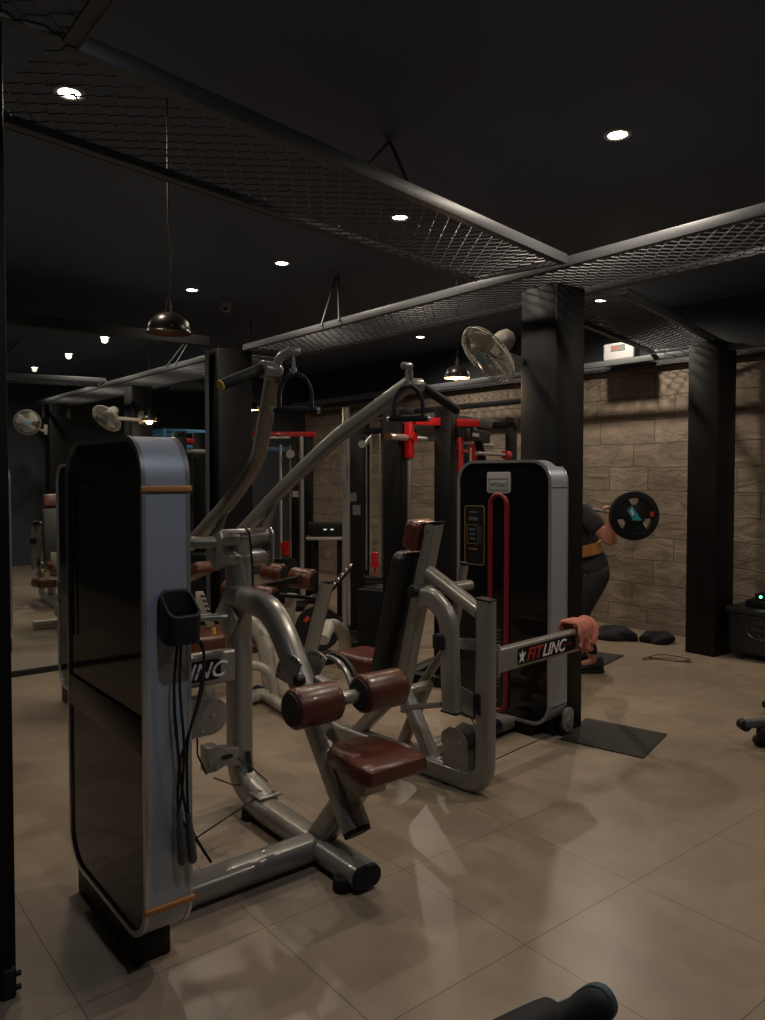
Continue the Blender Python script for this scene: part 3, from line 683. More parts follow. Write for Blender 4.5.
mb = MB(FR)
mb.box((fx-.002, .765, 1.275), (.001, .065, .010), 0).box((fx-.002, .765, 1.235), (.001, .07, .022), 0)
for i in range(8): mb.box((fx-.002, .71, 1.185-.013*i), (.001, .018, .006), 0)
for i in range(3): mb.box((fx-.002, .77, 1.17-.028*i), (.001, .045, .014), 0)
mb.each('info_drawing', 'frame', q)
text('info_lettering', 'FITLINC', 'otext', q, (fx-.001, .80, 1.045), U_*1.2, W_, .016, .001, fr=FR)
lo, hi, cb_, rw = .165, 1.325, .57, .06
loop = [(cb_+rw*math.cos(R(a)), hi+rw*math.sin(R(a))) for a in range(0, 181, 12)] + [(cb_+rw*math.cos(R(a)), lo+rw*math.sin(R(a))) for a in range(180, 361, 12)]
MB(FR).tube([(fx-.004, a, c) for a, c in loop], .016, 8, closed=True).build('selector_loop', 'darkred', t)
MB(FR).prism(loop, (fx+.001, 0, 0), Y, Z, N_, .003).build('selector_slot', 'acrylic', t)
mb = MB(FR)
for i in range(16): mb.box((fx-.003, cb_, .25+i*.022), (.002, .03, .009), 0)
mb.each('weight_number', 'frame', t)
# towel
tb = bmesh.new()
TS = -.085
tw = thing('pink_towel', 'salmon pink towel draped over the end of the lettered beam', 'towel', tuple((FR[0]+FR[1]*.83)[:2])+(.64,))
mb = MB(FR); nu, nv = 26, 40; vs = []; fs = []
for i in range(nu):
    a = .745+TS+.125*i/(nu-1)
    for j in range(nv):
        s_ = j/(nv-1); u = s_*2-1
        L_ = .17*u; sag = .012*math.sin(i*.9)+.008*math.sin(i*2.1+j*.3)
        if abs(L_) < .05: y_ = L_*.9; z_ = .712+.012*math.cos(u*3)
        else: sg = 1 if L_ > 0 else -1; y_ = sg*(.045+.012+sag*.9*abs(u)); z_ = .705-(abs(L_)-.05)*(.8+.25*math.sin(i*.5+(sg > 0)))
        vs.append((a+.006*math.sin(j*.5), y_-.004*math.sin(i*1.3), z_+.005*math.sin(i*.8+j*.2)))
for i in range(nu-1):
    for j in range(nv-1): fs.append((i*nv+j, i*nv+j+1, (i+1)*nv+j+1, (i+1)*nv+j))
mb.add(vs, fs); to = mb.build('towel_cloth', 'pink', tw)
sm_ = to.modifiers.new('s', 'SOLIDIFY'); sm_.thickness = .012; sm_.offset = 1; to.modifiers.new('b', 'SUBSURF').render_levels = 1
MB(FR).tube(smooth([V(p)+V((TS+.015, -.015, 0)) for p in [(.845, -.05, .61), (.875, -.055, .66), (.885, -.03, .71), (.88, .02, .725), (.88, .05, .68), (.87, .055, .62), (.86, .0, .575), (.845, -.045, .585)]]), .02, 10, rr=None).build('towel_roll', 'pink', tw)

# ---------------------------------------------------------------- MACHINE 3: leg machine with rollers behind
t = thing('leg_curl_machine', 'pale grey leg machine with brown rollers and bent floor tubes behind the pulldown', 'gym machine', (2.4, 5.0, 0))
tower(t, None, 1.49, 1.61, 4.74, 5.29, z0=.12, z1=1.57, straps=False, rich=True)
def A(px, py, D): return at(px, py, D)
MB().sweep(fillet([A(345, 668, 5.95), A(345, 632, 5.95), A(330, 622, 5.6), A(322, 640, 5.3)], .14), (.7, .7, 0), .07, .10, .035).build('bent_floor_tube', 'pale', t)
MB().sweep(fillet([A(272, 694, 5.2), A(264, 640, 5.25), A(252, 622, 5.35), A(225, 618, 5.5)], .12), (.7, .7, 0), .07, .11, .035).build('bent_floor_tube', 'pale', t)
MB().sweep(fillet([A(275, 700, 5.05), A(270, 672, 5.0), A(256, 664, 5.0), A(236, 672, 5.0)], .10), (.7, .7, 0), .05, .06, .025).build('front_hoop', 'pale', t)
MB().sweep([onz(262, 693, .05), onz(292, 712, .05)], Z, .06, .07, .025).build('foot_tube', 'pale', t)
MB().sweep([onz(257, 690, .05), onz(262, 693, .05)], Z, .064, .074, .027).build('end_cap', 'rubber', t)
MB().sweep([A(305, 675, 5.0), A(327, 583, 5.0)], (.7, .7, 0), .09, .09, .04).build('handle_post', 'silver', t)
MB().cyl(A(327, 583, 5.0), A(327, 581, 5.0), .043, n=18).build('post_cap', 'mblack', t)
MB().cyl(A(330, 590, 5.05), A(350, 567, 5.1), .02, n=14, bev=.003).build('hand_grip', 'rubber', t)
mb = MB()
for k in range(5): mb.cyl(A(333+4*k, 586-4.6*k, 5.03), A(335+4*k, 583-4.6*k, 5.01), .009, n=8)
mb.each('grip_stud', 'bolt', t)
def roller(pa, pb, r, m='tan'):
    pa, pb = V(pa), V(pb); L = (pb-pa).length; d = (pb-pa).normalized()
    rl = MB().lathe(pa, d, [(0, .004), (r*.8, 0), (r, r*.18), (r, L-r*.18), (r*.8, L), (0, L-.004)], 28).build('padded_roller', m, t)
    MB().cyl(pb-d*.01, pb+d*.006, r*.72, n=24).build('roller_end', 'mblack', rl)
MB().cyl(A(240, 590, 5.1), A(325, 600, 5.1), .014, n=12).cyl(A(255, 588, 5.2), A(300, 578, 4.95), .02, n=12).build('roller_rod', 'mblack', t)
roller(A(292, 577, 5.08), A(314, 580, 5.0), .068); roller(A(252, 594, 5.08), A(275, 598, 5.0), .068)
roller(A(263, 571, 5.4), A(284, 573, 5.33), .062); roller(A(224, 588, 5.4), A(238, 590, 5.35), .055)
MB().sweep([A(284, 655, 5.2), A(292, 594, 5.2)], (.7, .7, 0), .08, .07, .02).build('swing_post', 'pale', t)
MB().cyl(A(294, 599, 5.2), A(318, 597, 5.2), .013, n=10).build('adjust_rod', 'chrome', t)
MB().cyl(A(312, 597, 5.2), A(326, 598, 5.2), .02, n=12).build('adjust_knob', 'mblack', t)
def padw(name, c, size, yaw, tilt, m):
    return MB().box(c, size, min(size)*.35, Matrix.Rotation(yaw, 3, 'Z') @ Matrix.Rotation(tilt, 3, 'X'), 4).build(name, m, t)
padw('seat_pad', A(206, 638, 4.9), (.36, .30, .09), 0, R(4), 'tan')
padw('back_pad', A(194, 572, 5.2), (.16, .30, .08), .2, R(-20), 'tan')
padw('hip_pad', A(245, 646, 5.3), (.28, .2, .07), 0, R(5), 'tan')
MB().sweep([A(180, 668, 5.1), A(250, 655, 5.1)], Z, .1, .08, .02).sweep([A(208, 665, 5.0), A(208, 705, 5.0)], X, .08, .08, .02).build('main_frame', 'pale', t)
MB().sweep([onz(190, 712, .05), onz(262, 694, .05)], Z, .07, .09, .025).build('floor_bar', 'pale', t)
pe = MB().prism([(0, 0), (.05, .0), (.13, -.22), (.08, -.24), (.0, -.06)], A(196, 592, 4.9), X, Z, Y, .01, .002).build('perforated_plate', 'pale', t)
mb = MB()
for k in range(6): mb.cyl(A(197, 592, 4.88)+V((.04+.013*k, -.02, -.03-.033*k)), A(197, 592, 4.88)+V((.04+.013*k, .02, -.03-.033*k)), .007, n=8)
mb.each('peg_hole', 'mblack', pe)
MB().cyl(A(337, 655, 5.6), A(339, 668, 5.6), .016, n=12).build('yellow_knob', 'yellow', t)
MB().cyl(A(214, 628, 4.7), A(214, 634, 4.7), .012, n=12).build('yellow_knob', 'yellow', t)

# weight disc bar lying behind it
t = thing('weight_disc', 'black rubber weight disc with red marks leaning behind the pale leg machine', 'weight plate', onz(318, 668)[:])
cpl = A(318, 628, 6.1); nrm = V((-.6, -.8, .1)).normalized()
MB().lathe(cpl, nrm, [(.03, 0), (.17, 0), (.18, .01), (.18, .035), (.17, .045), (.14, .038), (.07, .038), (.06, .045), (.03, .045)], 40).build('disc', 'rubber', t)
us = nrm.cross(Z).normalized(); vs_ = us.cross(nrm)
for a_ in (40, 160, 280):
    MB().prism([(q_*math.cos(R(a_+w_)), q_*math.sin(R(a_+w_))) for q_, w_ in ((.10, -12), (.13, -12), (.13, 12), (.10, 12))], cpl+nrm*.038, us, vs_, nrm, .004).build('red_mark', 'redspot', t)
MB().lathe(cpl, nrm, [(.025, -.01), (.035, -.01), (.035, .05), (.025, .05)], 24).build('hub', 'chrome', t)
MB().box((cpl.x, cpl.y+.05, (cpl.z-.2)/2), (.3, .25, max(cpl.z-.2, .05)), .01).build('rest_block', 'rubber', t)

# ---------------------------------------------------------------- far racks
def post(mb, p, w, h0, h1, d=None):
    mb.box((p[0], p[1], (h0+h1)/2), (w, d or w, h1-h0), .004); return mb
# Smith machine: local frame along its bar
s0 = onz(409, 475+1155/5.6); s0.z = 0
ea = R(21); SF = (s0, V((math.cos(ea), math.sin(ea), 0)), V((-math.sin(ea), math.cos(ea), 0)))
t = thing('smith_machine', 'black and red smith machine with a guided barbell left of the central column', 'gym machine', s0[:])
for (a, b__, nm) in ((-.03, .10, 0), (.20, -.20, 1), (1.5, .14, 2), (1.5, -.3, 3)):
    if a > 1: a = 1.25
    MB(SF).box((a, b__, 1.0), (.14 if nm in (0, 1) else .08, .13 if nm in (0, 1) else .08, 1.96), .005).build('upright', 'black', t)
for a in (0, 1.2):
    MB(SF).cyl((a, 0, .05), (a, 0, 1.92), .016, n=12).build('guide_rod', 'edge', t)
    c = MB(SF).box((a, 0, 1.75), (.055, .06, .26), .008).cyl((a, -.05, 1.77), (a, .05, 1.77), .035, n=20).build('carriage', 'red', t)
MB(SF).box((-.02, .07, 1.95), (.08, .2, .06), .005).box((1.25, -.1, 1.92), (.08, .5, .06), .005).each('side_beam', 'black', t)
MB(SF).bar((-.02, -.05, 1.885), (.42, -.36, 1.885), .055, .05, Z, .004).build('top_red_beam', 'red', t)
MB(SF).box((.95, -.12, 1.93), (.85, .07, .07), .004).build('top_beam', 'frame', t)
bb = MB(SF).cyl((-.30, 0, 1.765), (1.55, 0, 1.765), .013, n=12).cyl((-.30, 0, 1.765), (-.05, 0, 1.765), .024, n=14).cyl((1.3, 0, 1.765), (1.55, 0, 1.765), .024, n=14).cyl((.04, 0, 1.765), (.25, 0, 1.765), .024, n=14).build('guided_bar', 'chrome', t)
MB(SF).cyl((-.31, 0, 1.765), (-.295, 0, 1.765), .028, n=14).build('bar_end', 'tan', bb)
ru = MB(SF).box((.31, -.24, .9), (.05, .07, 1.75), .004).build('red_upright', 'red', t)
mb = MB(SF)
for k in range(22): mb.cyl((.285, -.24, .15+k*.075), (.279, -.24, .15+k*.075), .010, n=8)
mb.each('peg_hole', 'bolt', ru)
ar = MB(SF).bar((.30, -.32, 1.80), (.92, -.22, 1.80), .09, .05, Z, .005).bar((.62, -.27, 1.78), (.88, -.24, 1.4), .06, .04, Y).build('cantilever_arm', 'black', t)
text('lettering', 'FITLINC', 'wtext', ar, (.33, -.35, 1.785), (1, .0, 0), Z, .035, .002, shear=.3, bold=.01, fr=SF)
MB(SF).box((.35, -.26, 1.68), (.12, .05, .03), .006).box((.35, -.26, 1.45), (.12, .05, .03), .006).each('bar_catch', 'red', t)
MB(SF).box((.60, 0, .04), (1.5, .1, .07), .006).box((0, -.08, .04), (.1, .8, .07), .006).box((1.25, -.08, .04), (.1, .8, .07), .006).build('floor_frame', 'black', t)
MB(SF).box((.12, .30, .35), (.3, .25, .6), .01).build('counterweight_box', 'black', t)
# barbell resting on hooks
t = thing('barbell', 'thin steel barbell with red collar resting on the rack behind the central column', 'barbell', (SF[0]+SF[1]*.4-SF[2]*.36+V((0, 0, 1.62)))[:])
MB(SF).cyl((.36, -.37, 1.66), (1.05, -.37, 1.66), .014, n=12).build('bar', 'chrome', t)
MB(SF).cyl((.92, -.37, 1.66), (1.0, -.37, 1.66), .035, n=14).build('collar', 'red', t)

# cable station
ux = V((Rv.x, Rv.y, 0)); uy = V((Fv.x, Fv.y, 0)).normalized()
def station(D, px, lab, name, parts):
    o = onz(px, 475+1155/D); o.z = 0; fr = (o, ux, uy); t = thing(name, lab, 'gym machine', o[:]); parts(t, fr); return t
def cable1(t, fr):
    MB(fr).box((0, 0, .97), (.12, .10, 1.86), .005).build('upright', 'black', t)
    MB(fr).box((.36, .1, .97), (.08, .08, 1.86), .005).build('rear_upright', 'black', t)
    MB(fr).bar((-.03, 0, 1.9), (.55, .25, 1.93), .06, .06, Z).build('top_beam', 'black', t)
    for x in (.085, .125, .21, .25): MB(fr).cyl((x, .05, .62), (x, .05, 1.88), .009, n=10).build('guide_rod', 'chrome', t)
    st = MB(fr)
    for k in range(12): st.box((.165, .05, .15+k*.036), (.27, .12, .032), .003)
    st.each('weight_slab', 'iron', t)
    MB(fr).cyl((.165, .05, .58), (.165, .05, .76), .012, n=10).cyl((.165, .02, .68), (.165, .06, .68), .04, n=18).box((.165, .05, .74), (.06, .03, .1), .01).build('stack_hook', 'red', t)
    MB(fr).box((-.03, -.052, 1.30), (.06, .004, .08), 0).box((-.0, -.052, 1.18), (.07, .004, .09), 0).each('instruction_label', 'gtext', t)
    MB(fr).cyl((.05, -.06, 1.78), (.05, .0, 1.78), .035, n=18).cyl((.08, -.03, 1.79), (.13, -.03, 1.86), .025, .012, n=14).build('pulley', 'chrome', t)
    MB(fr).box((.18, -.02, .045), (.6, .10, .07), .006).box((0, -.05, .04), (.1, .9, .06), .006).box((.42, -.1, .04), (.1, 1.0, .06), .006).build('floor_frame', 'black', t)
station(7.1, 357, 'black cable station with slim steel guide rods in the middle distance', 'cable_machine', cable1)
def cable2(t, fr):
    for x, m in ((.0, 'black'), (.16, 'black'), (-.55, 'black')): MB(fr).box((x, 0, .99), (.09, .09, 1.98), .005).build('upright', m, t)
    MB(fr).cyl((.07, -.03, .05), (.07, -.03, 1.95), .03, n=14).build('chrome_post', 'chrome', t)
    MB(fr).box((-.24, -.02, 1.97), (.95, .06, .06), .005).build('top_red_beam', 'red', t)
    MB(fr).box((-.35, -.08, 1.93), (.6, .04, .03), .005).build('pull_up_bar', 'chrome', t)
    MB(fr).box((-.2, 0, 1.80), (.45, .05, .05), .005).build('blue_beam', 'blue', t)
    for x in (-.17, -.05): MB(fr).cyl((x, -.02, .3), (x, -.02, 1.85), .016, n=10).build('guide_rod', 'pale', t)
    st = MB(fr)
    for k in range(12): st.box((-.11, -.02, .12+k*.036), (.26, .12, .032), .003)
    st.each('weight_slab', 'iron', t)
    MB(fr).box((-.12, -.04, .64), (.09, .04, .16), .015).cyl((-.12, -.07, .68), (-.12, -.04, .68), .05, n=18).build('stack_hook', 'red', t)
    MB(fr).box((.005, -.048, 1.28), (.07, .004, .07), 0).build('instruction_label', 'sign', t)
    MB(fr).cyl((-.05, -.09, 1.74), (-.05, -.03, 1.74), .05, n=18).build('pulley', 'chrome', t)
    MB(fr).box((-.2, 0, .04), (1.0, .12, .07), .006).box((-.55, -.2, .04), (.1, .7, .06), .006).box((.1, -.2, .04), (.1, .7, .06), .006).build('floor_frame', 'black', t)
station(9.0, 296, 'black cable rack with a bright red top bar just right of the mirror column', 'cable_machine', cable2)
def shelf(t, fr):
    MB(fr).box((0, 0, .86), (.42, .3, .03), .008).build('tray', 'pale', t)
    MB(fr).box((-.12, 0, .43), (.05, .05, .84), .005).box((.12, 0, .43), (.05, .05, .84), .005).each('leg', 'black', t)
    MB(fr).box((0, 0, .03), (.4, .35, .06), .01).build('foot', 'black', t)
    c = MB(fr).box((0, 0, .95), (.38, .2, .13), .01).build('console', 'mblack', t)
    MB(fr).box((-.02, -.101, .95), (.03, .003, .012), 0).box((.05, -.101, .95), (.03, .003, .012), 0).each('display', 'led', c)
station(7.9, 328, 'small black console on a tray stand in front of the far stone wall', 'console_stand', shelf)
o = onz(346, 475+1155/7.5); o.z = 0; fr = (o, ux, uy)
t = thing('chrome_pole_rack', 'tall slim steel pole with a black base beside the console stand', 'pole', o[:])
MB(fr).cyl((0, 0, .03), (0, 0, 2.15), .035, n=16).build('pole', 'chrome', t); MB(fr).cyl((0, 0, 0), (0, 0, .04), .07, n=28, bev=.008).build('pole_base', 'rubber', t)
# back crossing beam, black bar and dark panel near the top of racks
t = thing('suspension_frame', 'long black steel frame high up behind the racks at the stone wall', 'steel frame', (6.3, 6.5, 0))
MB().box((6.4, 6.6, 2.3), (.07, 3.6, .06), .004).build('top_rail', 'black', t)
for y_ in (4.85, 6.6, 8.35): MB().box((6.4, y_, 1.15), (.07, .07, 2.28), .004).build('rail_post', 'black', t)
# blue rack seen in the mirror
def bluerack():
    t = thing('storage_rack', 'blue framed storage rack seen only reflected above the near weight tower', 'rack', (5.10, .8, 0))
    for (x, y) in ((4.70, -.05), (5.50, -.05), (4.70, 1.15), (5.50, 1.15)): MB().box((x, y, 1.1), (.06, .06, 2.2), .004).build('rack_post', 'blue', t)
    for z_ in (2.17, 1.93, .4):
        MB().box((5.10, -.05, z_), (.8, .05, .06), .004).box((5.10, 1.15, z_), (.8, .05, .06), .004).box((4.70, .55, z_), (.05, 1.2, .06), .004).build('rack_rail', 'blue', t)
bluerack()

# ---------------------------------------------------------------- wall fans
def fan(lab, c, facing, mount):
    c, d, mount = V(c), V(facing).normalized(), V(mount); r = .19
    t = thing('wall_fan', lab, 'fan', mount[:], 'white wall fans')
    a = d.orthogonal().normalized(); b__ = d.cross(a)
    g = MB()
    for k in range(48):
        e = a*math.cos(2*PI*k/48)+b__*math.sin(2*PI*k/48)
        g.tube([c+d*.055+e*.035, c+d*.05+e*r*.6, c+d*.03+e*r*.93, c+e*r, c-d*.03+e*r*.9, c-d*.055+e*r*.5, c-d*.055+e*.05], .0016, 4)
    for (rr_, z_) in ((r, 0), (r*.62, .05), (r*.62, -.052), (r*.9, -.03)):
        g.tube([c+d*z_+(a*math.cos(2*PI*k/40)+b__*math.sin(2*PI*k/40))*rr_ for k in range(40)], .0045 if rr_ == r else .002, 6, closed=True)
    g.build('guard', 'cream', t)
    MB().lathe(c+d*.05, d, [(0, .012), (.03, .01), (.05, .004), (.05, 0), (0, 0)], 24).build('badge', 'bluecap', t)
    for k in range(3):
        th0 = 2*PI*k/3; vs = []; n = 8
        for i in range(n):
            q = .03+(.165-.03)*i/(n-1)
            for j in range(6):
                al = th0 + (j/5-.5)*(1.1+.3*math.sin(PI*i/(n-1))); e = a*math.cos(al)+b__*math.sin(al); vs.append(c+e*q+d*(.022*(j/5-.5)*1.6))
        fs = [(i*6+j, i*6+j+1, (i+1)*6+j+1, (i+1)*6+j) for i in range(n-1) for j in range(5)]
        bl = MB().add(vs, fs).build('fan_blade', 'cream', t); bl.modifiers.new('s', 'SOLIDIFY').thickness = .003
    MB().lathe(c-d*.05, -d, [(.0, 0), (.055, 0), (.065, .02), (.06, .09), (.045, .13), (.02, .145), (0, .148)], 26).build('motor_housing', 'cream', t)
    p0 = c-d*.12
    MB().tube(fillet([p0+V((0, 0, -.03)), p0+V((0, 0, -.07)), mount+V((0, 0, -.03)), mount], .05), .022, 12).cyl(p0+V((0, 0, -.09)), p0+V((0, 0, -.02)), .03, n=16).build('neck', 'cream', t)
    nz = V((mount-p0).x, ) if False else None
    MB().box(mount, (.06, .05, .16) if mount.y > 1 else (.05, .06, .16), .012).build('wall_bracket', 'cream', t)
    return t
c = at(488, 355, 4.35)
fan('white wall fan on the central column, turned toward the mirror', c, -ux*.70-V((0, 0, .64))-uy*.22, (3.6, 3.085, 2.2))
fan('white wall fan on the off-picture column, seen only in the mirror at far left', (3.12, -.2, 2.3), (-.35, .9, -.2), (3.40, -.27, 2.2))

# sign on the front wall seen in the mirror
t = thing('wall_sign', 'pale notice board with a black picture, seen reflected at the far left', 'sign', (3.85, Y0+.01, 2.46))
MB().box((3.85, Y0+.012, 2.56), (.46, .014, .2), .01).build('board', 'sign', t)
MB().prism([(.2*math.cos(R(a))*(1+.2*math.sin(3*R(a))), .04*math.sin(R(a))) for a in range(0, 360, 15)], (3.85, Y0+.0195, 2.58), (-1, 0, 0), Z, Y, .002).build('picture', 'black', t)
MB().box((3.85, Y0+.0195, 2.50), (.3, .002, .02), 0).build('red_line', 'rtext', t)

# white box on the wall strip
t = thing('white_box', 'small white box with a dark label standing on the mesh strip by the stone wall', 'box', (6.29, 4.4, 2.56))
c = at(619.5, 351, 7.2); c.z = 2.655
MB().box((6.29, c.y, c.z), (.12, .33, .165), .02, None, 4).build('body', 'white', t)
MB().box((6.228, c.y+.0, c.z+.03), (.003, .15, .055), 0).build('label', 'gtext', t)
MB().box((6.2265, c.y+.03, c.z+.03), (.002, .06, .012), 0).build('red_mark', 'rtext', t)
t.location.y = c.y
for ch in t.children: ch.location.y = -c.y

# ---------------------------------------------------------------- floor things
def quad_thing(name, pts, h, m, lab, cat):
    pts = [V((p.x, p.y, 0)) for p in pts]; c = sum(pts, V())/len(pts)
    o = MB().prism([(p.x, p.y) for p in pts], (0, 0, .0005), X, Y, Z, h, .002).build(name, m); return tag(rebase(o, c), lab, cat)
quad_thing('rubber_mat', [onz(560, 740), onz(586, 719), onz(667, 735), onz(643.5, 759)], .008, 'mat_', 'dark rectangular rubber mat on the floor right of the press machine tower', 'mat')
quad_thing('exercise_mat', [onz(575, 660), onz(590, 652), onz(624, 656), onz(600, 668)], .008, 'mat_', 'dark mat on the floor under the person lifting the barbell', 'mat')

# trunk with oval emblem
t = thing('plastic_trunk', 'dark moulded trunk with an oval emblem on its front at the right edge', 'trunk', (6.38, 2.62, 0))
MB().box((6.37, 2.66, .215), (.42, .98, .33), .03, None, 3).build('body', 'case', t)
MB().box((6.37, 2.66, .40), (.46, 1.02, .06), .025, None, 3).build('lid', 'case', t)
for y_ in (2.2, 3.05): MB().cyl((6.17, y_, .035), (6.21, y_, .035), .035, n=18).build('caster', 'rubber', t)
eo = V((6.155, 2.86, .255))
def ell(rx, rz, n=40): return [(rx*math.cos(2*PI*i/n), rz*math.sin(2*PI*i/n)) for i in range(n)]
mb = MB().tube([eo+V((0, -a, c_)) for a, c_ in ell(.125, .075)], .006, 6, closed=True)
mb.tube([eo+V((0, -a, c_+.03)) for a, c_ in ell(.085, .027)], .005, 6, closed=True).tube([eo+V((0, -a, c_)) for a, c_ in ell(.032, .07)], .005, 6, closed=True)
mb.build('oval_emblem', 'emblem', t)
t = thing('set_top_box', 'small black electronic box with two green lights on the trunk', 'electronic device', (6.3, 2.72, .43))
MB().box((6.3, 2.76, .46), (.2, .52, .06), .008).build('lower_unit', 'mblack', t)
MB().box((6.29, 2.74, .52), (.16, .42, .055), .006).build('housing', 'mblack', t)
MB().box((6.208, 2.66, .52), (.004, .22, .035), 0).build('face', 'sign', t)
for y_ in (2.90, 2.85): MB().cyl((6.206, y_, .522), (6.212, y_, .522), .011, n=12).build('green_light', 'glowg', t)

# black cloth heap / bags by the wall
def heap(name, c, sx, sy, sz, lab, cat, m='cloth', seed=1):
    rnd = random.Random(seed); b = bmesh.new(); bmesh.ops.create_icosphere(b, subdivisions=4, radius=1)
    ph = [(rnd.uniform(2, 6), rnd.uniform(2, 6), rnd.uniform(0, 6)) for _ in range(6)]
    for v in b.verts:
        d = v.co.copy(); k = 1+sum(.085*math.sin(a*d.x+p)*math.cos(c_*d.y+p*1.7+d.z*2) for a, c_, p in ph)
        v.co = V((d.x*sx*k, d.y*sy*k, max(d.z, -.35)*sz*k+sz*.36))
        if v.co.z < 0: v.co.z = 0
    o = MB().bm(b).build(name, m); o.data.transform(Matrix.Rotation(R(-60), 4, 'Z')); o.location = (c[0], c[1], .001); return tag(o, lab, cat)
c = onz(620, 641); heap('gym_bag', (c.x+.05, c.y+.08), .19, .13, .085, 'slumped black gym bag on the floor against the stone wall, nearer the person', 'bag', seed=3)
c = onz(641, 640); heap('black_garment', (c.x+.03, c.y-.14), .14, .11, .075, 'crumpled black garment beside the gym bag against the stone wall', 'clothing', seed=5)
t_ = MB(); rnd = random.Random(4)
p0 = onz(665, 660)
pts = [V((p0.x+.12*math.cos(i*1.1)+rnd.uniform(-.08, .08), p0.y+.12*math.sin(i*.83)+rnd.uniform(-.08, .08), .006)) for i in range(14)]
tag(rebase(t_.tube(smooth(pts), .003, 6).build('loose_cable', 'rubber'), (p0.x, p0.y, 0)), 'thin dark cable lying tangled on the floor near the wall column', 'cable')

# bench feet at the right edge
t = thing('workout_bench', 'black and grey bench feet reaching in at the right edge of the picture', 'bench', (onz(790, 735).x, onz(790, 735).y, 0))
def zb(px, py, z): return onz(px, py, z)
MB().bar(zb(743, 724, .14), zb(775, 722, .14), .05, .045, Z, .018).build('foot_beam', 'frame', t)
MB().lathe(zb(744, 725, .13), Fv*-1, [(0, -.03), (.03, -.03), (.03, .025), (0, .03)], 20).build('beam_cap', 'mblack', t)
MB().bar(zb(753, 740, .03), zb(790, 742, .03), .05, .07, Z, .02).bar(zb(757, 733, .08), zb(790, 735, .08), .09, .08, Z, .02).build('foot', 'rubber', t)
MB().bar(zb(762, 704, .06), zb(800, 706, .06), .045, .04, Z, .015).build('rear_foot', 'mblack', t)
MB().bar(zb(790, 738, .08), zb(792, 700, .08), .07, .07, Z, .01).build('bench_frame', 'frame', t)
q = zb(815, 730, .1)
MB().bar(zb(788, 732, .08), q+V((0, 0, .25)), .06, .06, X, .01).build('pad_support', 'frame', t)
MB().box(q+V((.1, -.02, .28)), (.28, .5, .07), .03, None, 4).build('bench_pad', 'bleather', t)

# ---------------------------------------------------------------- people
def skin_mesh(verts, edges, radii, root=0, sub=2):
    me = bpy.data.meshes.new('s'); me.from_pydata([tuple(v) for v in verts], edges, []); ob = bpy.data.objects.new('s', me); C.objects.link(ob)
    ob.modifiers.new('k', 'SKIN'); ob.modifiers.new('u', 'SUBSURF').levels = sub; ob.modifiers['k'].use_smooth_shade = True
    sv = me.skin_vertices[0].data
    for i, r in enumerate(radii):
        sv[i].radius = r if isinstance(r, tuple) else (r, r)
        sv[i].use_root = (i == root)
    dg = bpy.context.evaluated_depsgraph_get(); out = bpy.data.meshes.new_from_object(ob.evaluated_get(dg))
    bpy.data.objects.remove(ob)
    for p in out.polygons: p.use_smooth = True
    return out
def chainmesh(chains, sub=2):
    """chains: list of lists of (point, radius); chains share points when equal"""
    vs = []; rs = []; ed = []; key = {}
    for ch in chains:
        prev = None
        for p, r in ch:
            k = tuple(round(c_, 4) for c_ in p)
            if k not in key: key[k] = len(vs); vs.append(V(p)); rs.append(r)
            if prev is not None: ed.append((prev, key[k]))
            prev = key[k]
    return skin_mesh(vs, ed, rs, 0, sub)
def part(name, me, m, parent):
    me.materials.clear(); me.materials.append(M[m]); me.name = name
    o = bpy.data.objects.new(name, me); C.objects.link(o); o.parent = parent
    w = parent; off = V((0, 0, 0))
    while w: off += w.location; w = w.parent
    o.location = -off; return o
def shoe(t, heel, toe, up=V((0, 0, 1)), m='shoe', sole='mblack', L=.28):
    heel = V(heel); d = (V(toe)-heel).normalized(); s = up.cross(d).normalized(); n = 14; vs = []; m_ = 14
    prof = [(0, .028, .075), (.04, .036, .11), (.12, .036, .10), (.3, .034, .085), (.5, .040, .065), (.7, .046, .05), (.86, .044, .04), (.96, .03, .032), (1, .012, .02)]
    for (k, w, h) in prof:
        for j in range(m_):
            a = 2*PI*j/m_; vs.append(heel+d*(k*L)+s*(w*math.cos(a)*(1 if math.sin(a) < .2 else .85))+up*(h/2+.018+(h/2)*math.sin(a)))
    fs = [(i*m_+j, i*m_+(j+1) % m_, (i+1)*m_+(j+1) % m_, (i+1)*m_+j) for i in range(len(prof)-1) for j in range(m_)]
    fs += [tuple(range(m_))[::-1], tuple(range((len(prof)-1)*m_, len(prof)*m_))]
    o = MB().add(vs, fs).build('shoe', m, t); o.modifiers.new('u', 'SUBSURF').render_levels = 1
    ol = [(0, .012), (.02, .026), (.06, .033), (.12, .037), (.22, .037), (.35, .036), (.45, .038), (.55, .043), (.65, .046), (.75, .047), (.84, .044), (.91, .037), (.96, .028), (.99, .016), (1.0, .005)]
    poly = [(k*L-.006 if k == 0 else k*L+.004, w) for k, w in ol]+[(k*L-.006 if k == 0 else k*L+.004, -w) for k, w in ol[::-1]]
    MB().prism(poly, heel, d, s, up, .026, .005).build('sole', sole, o)
    return o

